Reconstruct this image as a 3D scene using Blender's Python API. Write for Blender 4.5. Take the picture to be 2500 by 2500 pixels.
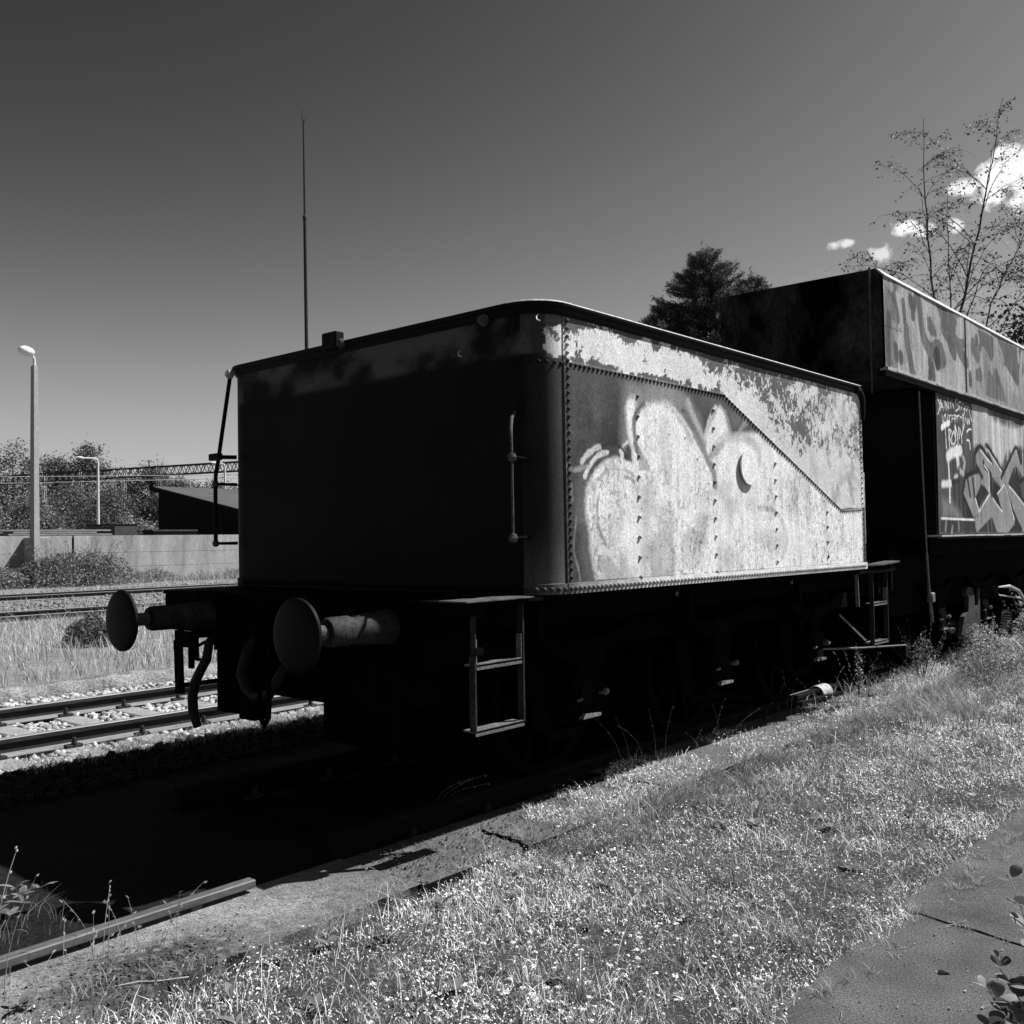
import bpy, math, random
import numpy as np
from mathutils import Matrix, Vector

for o in list(bpy.data.objects):
    bpy.data.objects.remove(o)
SC = bpy.context.scene
COL = SC.collection

# ------------------------------------------------------------------ camera
CAM_LOC = (4.807, -4.037, 1.500)
YAW, PITCH, ROLL = -0.71680, 0.02920, -0.01620      # yaw from the track direction (+Y), radians
cd = bpy.data.cameras.new('camera')
cam = bpy.data.objects.new('camera', cd)
COL.objects.link(cam)
cd.sensor_width = 36.0
cd.sensor_fit = 'HORIZONTAL'
cd.lens = 2371.07 / 2500 * 36.0
cd.clip_start = 0.05
cd.clip_end = 6000
fw = Vector((math.sin(YAW) * math.cos(PITCH), math.cos(YAW) * math.cos(PITCH), math.sin(PITCH)))
rt = Vector((math.cos(YAW), -math.sin(YAW), 0))
up = rt.cross(fw)
r2 = math.cos(ROLL) * rt + math.sin(ROLL) * up
u2 = -math.sin(ROLL) * rt + math.cos(ROLL) * up
M = Matrix((r2, u2, -fw)).transposed().to_4x4()
M.translation = CAM_LOC
cam.matrix_world = M
SC.camera = cam

# ------------------------------------------------------------------ sun, sky, exposure
SUN = Vector((0.42, 0.63, 1.0)).normalized()          # towards the sun
sd = bpy.data.lights.new('sun', 'SUN')
sd.energy = 5.0
sd.angle = math.radians(0.53)
sd.color = (1.0, 1.0, 1.0)
sun = bpy.data.objects.new('sun', sd)
COL.objects.link(sun)
sun.location = (20, 30, 50)
sun.rotation_euler = SUN.to_track_quat('Z', 'Y').to_euler()

SC.view_settings.view_transform = 'Standard'
SC.view_settings.look = 'None'
SC.view_settings.exposure = 0.75
SC.view_settings.gamma = 1.0
SC.view_settings.use_curve_mapping = False

W = bpy.data.worlds.new('World')
SC.world = W
W.use_nodes = True
wn, wl = W.node_tree.nodes, W.node_tree.links
wn.clear()


def wmath(op, a, b=None, c=None, clamp=False):
    n = wn.new('ShaderNodeMath')
    n.operation = op
    n.use_clamp = clamp
    for i, v in enumerate((a, b, c)):
        if v is None:
            continue
        if isinstance(v, (int, float)):
            n.inputs[i].default_value = v
        else:
            wl.new(v, n.inputs[i])
    return n.outputs[0]


sky = wn.new('ShaderNodeTexSky')
sky.sky_type = 'NISHITA'
sky.sun_disc = False
sky.sun_elevation = math.asin(SUN.z)
sky.sun_rotation = math.atan2(SUN.x, SUN.y)
sky.air_density = 1.0
sky.dust_density = 0.6
sky.ozone_density = 1.5
sep = wn.new('ShaderNodeSeparateColor')
wl.new(sky.outputs[0], sep.inputs[0])
# black and white film behind a red filter: the red light of the sky alone makes the tone
# (a steep film curve with a shoulder: dark zenith, pale horizon)
xp = wmath('POWER', sep.outputs[0], 3.25)
tone = wmath('DIVIDE', wmath('MULTIPLY', xp, 7.7), wmath('ADD', wmath('MULTIPLY', xp, 2.1), 56.7))
tc = wn.new('ShaderNodeTexCoord')
nz = wn.new('ShaderNodeTexNoise')
nz.inputs['Scale'].default_value = 34
nz.inputs['Detail'].default_value = 9
nz.inputs['Roughness'].default_value = 0.6
wl.new(tc.outputs['Generated'], nz.inputs['Vector'])
nz2 = wn.new('ShaderNodeTexNoise')
nz2.inputs['Scale'].default_value = 90
nz2.inputs['Detail'].default_value = 7
wl.new(tc.outputs['Generated'], nz2.inputs['Vector'])


def wdot(v):
    n = wn.new('ShaderNodeVectorMath')
    n.operation = 'DOT_PRODUCT'
    wl.new(tc.outputs['Generated'], n.inputs[0])
    n.inputs[1].default_value = v
    return n.outputs['Value']


CLOUDS = [  # azimuth from +Y, elevation (degrees), half width, half height (radians), opacity
    (-13.7, 18.0, 0.034, 0.024, 1.0), (-12.0, 17.7, 0.046, 0.034, 1.0), (-15.4, 18.0, .016, .010, .95), (-18.5, 16.45, 0.016, 0.008, .9), (-17.6, 16.15, 0.014, 0.006, .8), (-16.2, 16.2, 0.010, 0.007, .8),
    (-21.7, 15.9, 0.014, 0.006, .75), (-20.0, 15.2, 0.013, 0.009, .6)]
mask = None
for az, el, hw, hh, op in CLOUDS:
    a, e = math.radians(az), math.radians(el)
    d = Vector((math.sin(a) * math.cos(e), math.cos(a) * math.cos(e), math.sin(e)))
    r = Vector((math.cos(a), -math.sin(a), 0))
    u = r.cross(d)
    x = wmath('DIVIDE', wdot(r), hw)
    y = wmath('DIVIDE', wdot(u), hh)
    # flat base, billowing top
    q = wmath('ADD', wmath('MULTIPLY', x, x), wmath('MULTIPLY', y, y))
    q = wmath('SUBTRACT', 1.0, wmath('SQRT', q))
    q = wmath('ADD', q, wmath('MULTIPLY', wmath('SUBTRACT', nz.outputs['Fac'], 0.51), 2.3))
    q = wmath('ADD', q, wmath('MULTIPLY', wmath('SUBTRACT', nz2.outputs['Fac'], 0.5), 1.6))
    front = wmath('GREATER_THAN', wdot(d), 0.5)
    m = wmath('MULTIPLY', wmath('MULTIPLY', wmath('MULTIPLY', q, 2.2, clamp=True), op), front)
    mask = m if mask is None else wmath('MAXIMUM', mask, m)
cl = wmath('ADD', 0.50, wmath('MULTIPLY', nz2.outputs['Fac'], 0.30))
mix = wmath('ADD', wmath('MULTIPLY', tone, wmath('SUBTRACT', 1.0, mask)), wmath('MULTIPLY', mask, wmath('MULTIPLY', cl, 9.6)))
cmb = wn.new('ShaderNodeCombineColor')
for i in range(3):
    wl.new(mix, cmb.inputs[i])
bg = wn.new('ShaderNodeBackground')
bg.inputs['Strength'].default_value = 0.10
wl.new(cmb.outputs[0], bg.inputs['Color'])
wo = wn.new('ShaderNodeOutputWorld')
wl.new(bg.outputs[0], wo.inputs['Surface'])

# ------------------------------------------------------------------ materials (all grey: a black and white photograph)


def _ramp(nt, fac, lo, hi, p0=0.3, p1=0.7):
    r = nt.nodes.new('ShaderNodeMapRange')
    r.inputs['From Min'].default_value = p0
    r.inputs['From Max'].default_value = p1
    r.inputs['To Min'].default_value = lo
    r.inputs['To Max'].default_value = hi
    nt.links.new(fac, r.inputs['Value'])
    return r.outputs[0]


def mat(name, lo, hi=None, scale=6.0, rough=0.85, bump=0.0, stretch=(1, 1, 1), attr=False, spec=0.3, metal=0.0,
        detail=8, speck=0.0, transl=0.0, fine=60.0, bdist=0.01):
    """grey procedural paint: tone lo..hi by noise (times the 'tone' attribute when attr), fine speckle, bump"""
    m = bpy.data.materials.new(name)
    m.use_nodes = True
    nt = m.node_tree
    N, L = nt.nodes, nt.links
    b = N['Principled BSDF']
    b.inputs['Roughness'].default_value = rough
    b.inputs['Specular IOR Level'].default_value = spec
    b.inputs['Metallic'].default_value = metal
    hi = lo if hi is None else hi
    t = N.new('ShaderNodeTexCoord')
    mp = N.new('ShaderNodeMapping')
    mp.inputs['Scale'].default_value = stretch
    L.new(t.outputs['Object'], mp.inputs['Vector'])
    n = N.new('ShaderNodeTexNoise')
    n.inputs['Scale'].default_value = scale
    n.inputs['Detail'].default_value = detail
    n.inputs['Roughness'].default_value = 0.65
    L.new(mp.outputs[0], n.inputs['Vector'])
    v = _ramp(nt, n.outputs['Fac'], lo, hi)
    n2 = N.new('ShaderNodeTexNoise')
    n2.inputs['Scale'].default_value = fine
    n2.inputs['Detail'].default_value = 4
    L.new(mp.outputs[0], n2.inputs['Vector'])
    if speck:
        s = _ramp(nt, n2.outputs['Fac'], 1 - speck, 1 + speck, 0.32, 0.68)
        mu = N.new('ShaderNodeMath')
        mu.operation = 'MULTIPLY'
        L.new(v, mu.inputs[0])
        L.new(s, mu.inputs[1])
        v = mu.outputs[0]
    if attr:
        at = N.new('ShaderNodeAttribute')
        at.attribute_name = 'tone'
        mu = N.new('ShaderNodeMath')
        mu.operation = 'MULTIPLY'
        L.new(v, mu.inputs[0])
        L.new(at.outputs['Fac'], mu.inputs[1])
        v = mu.outputs[0]
    c = N.new('ShaderNodeCombineColor')
    for i in range(3):
        L.new(v, c.inputs[i])
    L.new(c.outputs[0], b.inputs['Base Color'])
    if bump:
        bp = N.new('ShaderNodeBump')
        bp.inputs['Strength'].default_value = bump
        bp.inputs['Distance'].default_value = bdist
        L.new(n2.outputs['Fac'], bp.inputs['Height'])
        L.new(bp.outputs[0], b.inputs['Normal'])
    if transl:
        tr = N.new('ShaderNodeBsdfTranslucent')
        L.new(c.outputs[0], tr.inputs['Color'])
        mx = N.new('ShaderNodeMixShader')
        mx.inputs[0].default_value = transl
        L.new(b.outputs[0], mx.inputs[1])
        L.new(tr.outputs[0], mx.inputs[2])
        L.new(mx.outputs[0], N['Material Output'].inputs['Surface'])
    return m


MT = dict(
    sheet=mat('painted_sheet', 0.86, 1.10, 9, 0.65, 0.2, (1, 1, .5), attr=True, spec=.08, speck=.30, fine=150, bdist=.003),
    black=mat('black_paint', 0.003, 0.007, 7, 0.6, 0.2, spec=.08, speck=.3, bdist=.004),
    sooty=mat('sooty_steel', 0.0015, 0.0045, 9, 0.9, 0.3, spec=.02, speck=.4, bdist=.004),
    rust=mat('rusty_steel', 0.03, 0.10, 14, 0.8, 0.3, spec=.12, speck=.35, bdist=.004),
    pale=mat('worn_steel_and_glint', 0.22, 0.42, 16, 0.6, 0.25, spec=.4, speck=.3, bdist=.003),
    railtop=mat('rail_steel', 0.12, 0.22, 12, 0.5, 0.15, (1, .1, 1), spec=.5, speck=.2, bdist=.002),
    railside=mat('rail_rust', 0.015, 0.04, 12, 0.8, 0.2, (1, .2, 1), spec=.2, speck=.3, bdist=.002),
    concrete=mat('weathered_concrete', 0.20, 0.34, 3, 0.9, 0.35, speck=.2, fine=110, bdist=.004),
    strip=mat('old_concrete', 0.15, 0.26, 2.2, 0.92, 0.5, speck=.35, fine=140, bdist=.005),
    slab=mat('worn_concrete_slab', 0.035, 0.085, 3.2, 0.92, 0.7, speck=.7, fine=130, bdist=.004),
    wall=mat('stained_concrete_wall', 0.17, 0.40, 1.3, 0.9, 0.2, (1, 1, .22), speck=.18, fine=25, bdist=.01),
    soil=mat('ground_soil', 0.75, 1.25, 3, 0.95, 0.6, attr=True, speck=.45, fine=40, spec=.1, bdist=.03),
    stone=mat('ballast_stone', 0.7, 1.2, 20, 0.9, 0.2, attr=True, speck=.2, spec=.2, bdist=.005),
    sleeve=mat('greasy_steel', 0.010, 0.035, 12, 0.7, 0.3, spec=.15, speck=.5, bdist=.004),
    sleeper=mat('concrete_sleeper', 0.15, 0.28, 6, 0.9, 0.3, speck=.2, bdist=.005),
    grass=mat('grass_blades', 0.85, 1.15, 5, 0.6, 0, attr=True, spec=.12, transl=.25),
    leaf=mat('leaf', 0.8, 1.2, 3, 0.5, 0, attr=True, spec=.12, transl=.25),
    petal=mat('petals', 0.65, 0.85, 30, 0.7, 0, spec=.2, transl=.2),
    bark=mat('bark', 0.03, 0.10, 25, 0.9, 0.4, speck=.3, bdist=.01),
    wood=mat('weathered_wood', 0.14, 0.30, 14, 0.85, 0.4, (1, .1, 1), speck=.3, bdist=.004),
    lamp=mat('lamp_enamel', 0.55, 0.75, 10, 0.4, 0, spec=.5),
    post=mat('concrete_post', 0.20, 0.30, 8, 0.85, 0.3, speck=.15, bdist=.004),
    galv=mat('galvanised_steel', 0.45, 0.6, 5, 0.5, 0, spec=.4),
    roof=mat('roof_felt', 0.04, 0.085, 4, 0.85, 0.2, (1, .15, 1), speck=.2, bdist=.01),
    endpaint=mat('sooty_old_paint', -0.020, 0.065, 1.9, 0.8, 0.2, (1, 1, .6), spec=.05, speck=.4, fine=30, bdist=.004),
    deck=mat('deck_plate', 0.020, 0.060, 10, 0.8, 0.3, spec=.1, speck=.4, bdist=.004),
    dark=mat('dark_timber_and_shade', 0.006, 0.012, 6, 0.9, 0.1, spec=.05),
    wire=mat('bright_wire', 0.5, 0.6, 5, 0.4, 0, spec=.5),
    truss=mat('truss_steel', 0.02, 0.05, 5, 0.7, 0, spec=.3),
    rubber=mat('rubber_hose', 0.01, 0.02, 20, 0.7, 0, spec=.2),
)

# ------------------------------------------------------------------ helpers


def tag(o, label=None, cat=None, group=None, kind=None):
    if label:
        o['label'] = label
    if cat:
        o['category'] = cat
    if group:
        o['group'] = group
    if kind:
        o['kind'] = kind
    return o


def empty(name, loc=(0, 0, 0), rz=0, label=None, cat=None, group=None):
    o = bpy.data.objects.new(name, None)
    COL.objects.link(o)
    o.location = loc
    o.rotation_euler.z = rz
    o.empty_display_size = .2
    return tag(o, label, cat, group)


def link(name, me, material, parent=None, smooth=False):
    me.materials.clear()
    me.materials.append(material)
    o = bpy.data.objects.new(name, me)
    COL.objects.link(o)
    if parent:
        o.parent = parent
    if smooth:
        me.polygons.foreach_set('use_smooth', np.ones(len(me.polygons), bool))
    return o


def npmesh(name, V, F, material, parent=None, tone=None, smooth=False):
    """V (n,3); F (m,k) equal-sized faces or list of such arrays"""
    V = np.asarray(V, np.float32)
    Fs = F if isinstance(F, list) else [F]
    me = bpy.data.meshes.new(name)
    me.vertices.add(len(V))
    me.vertices.foreach_set('co', V.ravel())
    nl = sum(f.size for f in Fs)
    npoly = sum(len(f) for f in Fs)
    me.loops.add(nl)
    me.loops.foreach_set('vertex_index', np.concatenate([f.ravel() for f in Fs]).astype(np.int32))
    me.polygons.add(npoly)
    tot = np.concatenate([np.full(len(f), f.shape[1]) for f in Fs]).astype(np.int32)
    st = np.concatenate([[0], np.cumsum(tot)[:-1]]).astype(np.int32)
    me.polygons.foreach_set('loop_start', st)
    me.polygons.foreach_set('loop_total', tot)
    me.update(calc_edges=True)
    if tone is not None:
        a = me.attributes.new('tone', 'FLOAT', 'POINT')
        a.data.foreach_set('value', np.asarray(tone, np.float32))
    return link(name, me, material, parent, smooth)


class MB:
    """collects boxes, bars, tubes and lathes; build() links them as ONE mesh object"""

    def __init__(s):
        s.v, s.f = [], []

    def add(s, vs, fs):
        k = len(s.v)
        s.v += [tuple(map(float, p)) for p in vs]
        s.f += [tuple(i + k for i in q) for q in fs]
        return s

    def box(s, x0, x1, y0, y1, z0, z1, c=0.0):
        if c <= 0:
            vs = [(x, y, z) for x in (x0, x1) for y in (y0, y1) for z in (z0, z1)]
            return s.add(vs, [(0, 1, 3, 2), (4, 6, 7, 5), (0, 4, 5, 1), (2, 3, 7, 6), (0, 2, 6, 4), (1, 5, 7, 3)])
        # box with chamfered edges
        vs, idx = [], {}
        for ix, x in enumerate((x0, x1)):
            for iy, y in enumerate((y0, y1)):
                for iz, z in enumerate((z0, z1)):
                    sx, sy, sz = (1, -1)[ix] * c, (1, -1)[iy] * c, (1, -1)[iz] * c
                    for ax, p in enumerate(((x, y + sy, z + sz), (x + sx, y, z + sz), (x + sx, y + sy, z))):
                        idx[ix, iy, iz, ax] = len(vs)
                        vs.append(p)
        fs = []
        I = idx
        for a in (0, 1):
            q = [I[a, 0, 0, 0], I[a, 1, 0, 0], I[a, 1, 1, 0], I[a, 0, 1, 0]]
            fs.append(q if a else q[::-1])
            q = [I[0, a, 0, 1], I[1, a, 0, 1], I[1, a, 1, 1], I[0, a, 1, 1]]
            fs.append(q[::-1] if a else q)
            q = [I[0, 0, a, 2], I[1, 0, a, 2], I[1, 1, a, 2], I[0, 1, a, 2]]
            fs.append(q if a else q[::-1])
            for b in (0, 1):
                fs.append([I[a, b, 0, 0], I[a, b, 1, 0], I[a, b, 1, 1], I[a, b, 0, 1]])
                fs.append([I[a, 0, b, 0], I[a, 1, b, 0], I[a, 1, b, 2], I[a, 0, b, 2]])
                fs.append([I[0, a, b, 1], I[1, a, b, 1], I[1, a, b, 2], I[0, a, b, 2]])
                for d in (0, 1):
                    fs.append([I[a, b, d, 0], I[a, b, d, 1], I[a, b, d, 2]])
        return s.add(vs, fs)

    def tube(s, pts, r, n=8, cap=True, flat=1.0):
        pts = [Vector(p) for p in pts]
        rs = r if isinstance(r, (list, tuple)) else [r] * len(pts)
        k = len(s.v)
        ref = None
        for i, p in enumerate(pts):
            t = (pts[min(i + 1, len(pts) - 1)] - pts[max(i - 1, 0)])
            t = t.normalized() if t.length > 1e-9 else Vector((0, 0, 1))
            if ref is None:
                ref = Vector((0, 0, 1)) if abs(t.z) < .9 else Vector((1, 0, 0))
            a = (ref - t * ref.dot(t))
            a = a.normalized() if a.length > 1e-6 else t.orthogonal().normalized()
            ref = a
            b = t.cross(a)
            for j in range(n):
                th = 2 * math.pi * j / n
                s.v.append(tuple(p + (a * math.cos(th) + b * math.sin(th) * flat) * rs[i]))
        for i in range(len(pts) - 1):
            for j in range(n):
                s.f.append((k + i * n + j, k + i * n + (j + 1) % n, k + (i + 1) * n + (j + 1) % n, k + (i + 1) * n + j))
        if cap:
            s.f.append(tuple(k + j for j in range(n))[::-1])
            s.f.append(tuple(k + (len(pts) - 1) * n + j for j in range(n)))
        return s

    def bar(s, p, q, w, h, upv=(0, 0, 1)):
        """flat bar from p to q, w across, h along upv"""
        p, q = Vector(p), Vector(q)
        t = (q - p).normalized()
        a = Vector(upv)
        a = a - t * a.dot(t)
        a = a.normalized() if a.length > 1e-6 else t.orthogonal().normalized()
        b = t.cross(a)
        vs = [e + b * (sx * w / 2) + a * (sz * h / 2) for e in (p, q) for sx, sz in ((-1, -1), (1, -1), (1, 1), (-1, 1))]
        return s.add(vs, [(0, 1, 2, 3)[::-1], (4, 5, 6, 7), (0, 4, 7, 3)[::-1], (1, 2, 6, 5)[::-1], (0, 1, 5, 4)[::-1], (3, 7, 6, 2)[::-1]])

    def lathe(s, prof, o, ax, n=24):
        """prof [(radius, along)], origin o, axis direction ax"""
        o, ax = Vector(o), Vector(ax).normalized()
        a = ax.orthogonal().normalized()
        b = ax.cross(a)
        k = len(s.v)
        for r, h in prof:
            for j in range(n):
                th = 2 * math.pi * j / n
                s.v.append(tuple(o + ax * h + (a * math.cos(th) + b * math.sin(th)) * max(r, 1e-4)))
        for i in range(len(prof) - 1):
            for j in range(n):
                s.f.append((k + i * n + j, k + i * n + (j + 1) % n, k + (i + 1) * n + (j + 1) % n, k + (i + 1) * n + j))
        return s

    def prism(s, poly, o, u, v, w, t):
        """polygon (list of 2D) in plane u,v at o, thickness t along w"""
        o, u, v, w = Vector(o), Vector(u), Vector(v), Vector(w)
        n = len(poly)
        vs = [o + u * a + v * b for a, b in poly] + [o + u * a + v * b + w * t for a, b in poly]
        fs = [tuple(range(n))[::-1], tuple(range(n, 2 * n))] + [(i, (i + 1) % n, n + (i + 1) % n, n + i) for i in range(n)]
        return s.add(vs, fs)

    def clusters(s):
        """pieces that touch nothing else in this mesh, each as its own MB"""
        n = len(s.v)
        root = list(range(n))

        def find(a):
            while root[a] != a:
                root[a] = root[root[a]]
                a = root[a]
            return a
        for f in s.f:
            for i in f[1:]:
                root[find(i)] = find(f[0])
        comp = {}
        for i in range(n):
            comp.setdefault(find(i), []).append(i)
        ks = list(comp)
        if len(ks) < 2 or len(ks) > 120:
            return [s]
        P = np.array(s.v)
        bb = [(P[comp[k]].min(0) - .003, P[comp[k]].max(0) + .003) for k in ks]
        grp = list(range(len(ks)))

        def gf(a):
            while grp[a] != a:
                a = grp[a]
            return a
        for i in range(len(ks)):
            for j in range(i):
                if (bb[i][0] <= bb[j][1]).all() and (bb[j][0] <= bb[i][1]).all():
                    a, b = gf(i), gf(j)
                    if a != b:
                        grp[a] = b
        gs = {}
        for i, k in enumerate(ks):
            gs.setdefault(gf(i), []).extend(comp[k])
        if len(gs) < 2:
            return [s]
        out = []
        where = {}
        for g_, idx in gs.items():
            m = MB()
            mp = {a: i for i, a in enumerate(idx)}
            m.v = [s.v[a] for a in idx]
            for a in idx:
                where[a] = (m, mp)
            out.append(m)
        for f in s.f:
            m, mp = where[f[0]]
            m.f.append(tuple(mp[a] for a in f))
        return out

    def build(s, name, material, parent=None, smooth=False):
        if parent is not None:
            c = s.clusters()
            if 1 < len(c) <= 40:
                return [q.build1(name, material, parent, smooth) for q in c][0]
        return s.build1(name, material, parent, smooth)

    def build1(s, name, material, parent=None, smooth=False):
        me = bpy.data.meshes.new(name)
        me.from_pydata(s.v, [], s.f)
        me.update()
        import bmesh
        bm = bmesh.new()
        bm.from_mesh(me)
        bmesh.ops.recalc_face_normals(bm, faces=bm.faces)
        bm.to_mesh(me)
        bm.free()
        o = link(name, me, material, parent)
        if smooth:
            ang = math.radians(40)
            me.polygons.foreach_set('use_smooth', np.ones(len(me.polygons), bool))
            try:
                me.set_sharp_from_angle(angle=ang)
            except Exception:
                pass
        return o


def copy_tree(o, parent=None):
    c = o.copy()
    COL.objects.link(c)
    if parent:
        c.parent = parent
    for ch in [x for x in o.children]:
        copy_tree(ch, c)
    return c


# ---- numpy noise for paint and terrain
def vnoise(X, Y, seed=0):
    rs = np.random.RandomState(seed)
    T = rs.rand(256, 256).astype(np.float32)
    xi, yi = np.floor(X).astype(int), np.floor(Y).astype(int)
    fx, fy = X - xi, Y - yi
    fx, fy = fx * fx * (3 - 2 * fx), fy * fy * (3 - 2 * fy)
    a, b = T[yi & 255, xi & 255], T[yi & 255, (xi + 1) & 255]
    c, d = T[(yi + 1) & 255, xi & 255], T[(yi + 1) & 255, (xi + 1) & 255]
    return (a * (1 - fx) + b * fx) * (1 - fy) + (c * (1 - fx) + d * fx) * fy


def fbm(X, Y, seed=0, oct=5, gain=.55):
    s, a, t = 0, 1, 0
    for i in range(oct):
        s = s + a * vnoise(X * 2 ** i + 17.3 * i, Y * 2 ** i + 5.1 * i, seed + i)
        t += a
        a *= gain
    return s / t


def sstep(a, b, x):
    t = np.clip((x - a) / (b - a), 0, 1)
    return t * t * (3 - 2 * t)


class Canvas:
    """paint tones over a wall: u along, z height, on a fine grid"""

    def __init__(s, u0, u1, z0, z1, step):
        s.u = np.arange(u0, u1 + step, step)
        s.z = np.arange(z0, z1 + step, step)
        s.U, s.Z = np.meshgrid(s.u, s.z)
        s.t = np.zeros_like(s.U)
        s.step = step

    def mixin(s, m, val):
        s.t = s.t * (1 - m) + val * m

    def dist(s, pts, closed, sl):
        U, Z = s.U[sl], s.Z[sl]
        d = np.full(U.shape, 1e9)
        inside = np.zeros(U.shape, bool)
        n = len(pts)
        for i in range(n if closed else n - 1):
            (ax, ay), (bx, by) = pts[i], pts[(i + 1) % n]
            dx, dy = bx - ax, by - ay
            L2 = dx * dx + dy * dy + 1e-12
            t = np.clip(((U - ax) * dx + (Z - ay) * dy) / L2, 0, 1)
            d = np.minimum(d, np.hypot(U - ax - t * dx, Z - ay - t * dy))
            if closed:
                c = ((ay > Z) != (by > Z)) & (U < dx * (Z - ay) / (by - ay + 1e-12) + ax)
                inside ^= c
        return d, inside

    def paint(s, ops, wob=.006):
        for k, val, al, w, soft, flat in ops:
            p = [(flat[i] / 200, flat[i + 1] / 200) for i in range(0, len(flat), 2)]
            if k == 1 and len(p) > 2:      # smooth strokes
                q = []
                for i in range(len(p) - 1):
                    p0, p1, p2, p3 = p[max(i - 1, 0)], p[i], p[i + 1], p[min(i + 2, len(p) - 1)]
                    for t in (0, .33, .66):
                        q.append(tuple(.5 * (2 * p1[j] + (p2[j] - p0[j]) * t + (2 * p0[j] - 5 * p1[j] + 4 * p2[j] - p3[j]) * t * t + (3 * p1[j] - p0[j] - 3 * p2[j] + p3[j]) * t ** 3) for j in (0, 1)))
                p = q + [p[-1]]
            m = w + soft * 2 + .03
            us, zs = [a for a, b in p], [b for a, b in p]
            i0, i1 = np.searchsorted(s.u, [min(us) - m, max(us) + m])
            j0, j1 = np.searchsorted(s.z, [min(zs) - m, max(zs) + m])
            if i1 <= i0 or j1 <= j0:
                continue
            sl = (slice(j0, j1), slice(i0, i1))
            d, ins = s.dist(p, k == 0, sl)
            d = d + (fbm(s.U[sl] * 40, s.Z[sl] * 40, 77, 3) - .5) * wob
            if k == 0:
                sd = np.where(ins, -d, d)
                mk = 1 - sstep(-soft, soft, sd)
            else:
                mk = 1 - sstep(w / 2 - soft * .4, w / 2 + soft, d)
            mk = mk * al
            s.t[sl] = s.t[sl] * (1 - mk) + val * mk

    def sample(s, u, z):
        i = np.clip(np.round((u - s.u[0]) / s.step).astype(int), 0, len(s.u) - 1)
        j = np.clip(np.round((z - s.z[0]) / s.step).astype(int), 0, len(s.z) - 1)
        return s.t[j, i]


def grid_faces(nr, nc):
    a = np.arange(nr * nc).reshape(nr, nc)
    return np.stack([a[:-1, :-1], a[:-1, 1:], a[1:, 1:], a[1:, :-1]], -1).reshape(-1, 4)


RNG = np.random.RandomState(5)
random.seed(11)
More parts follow.
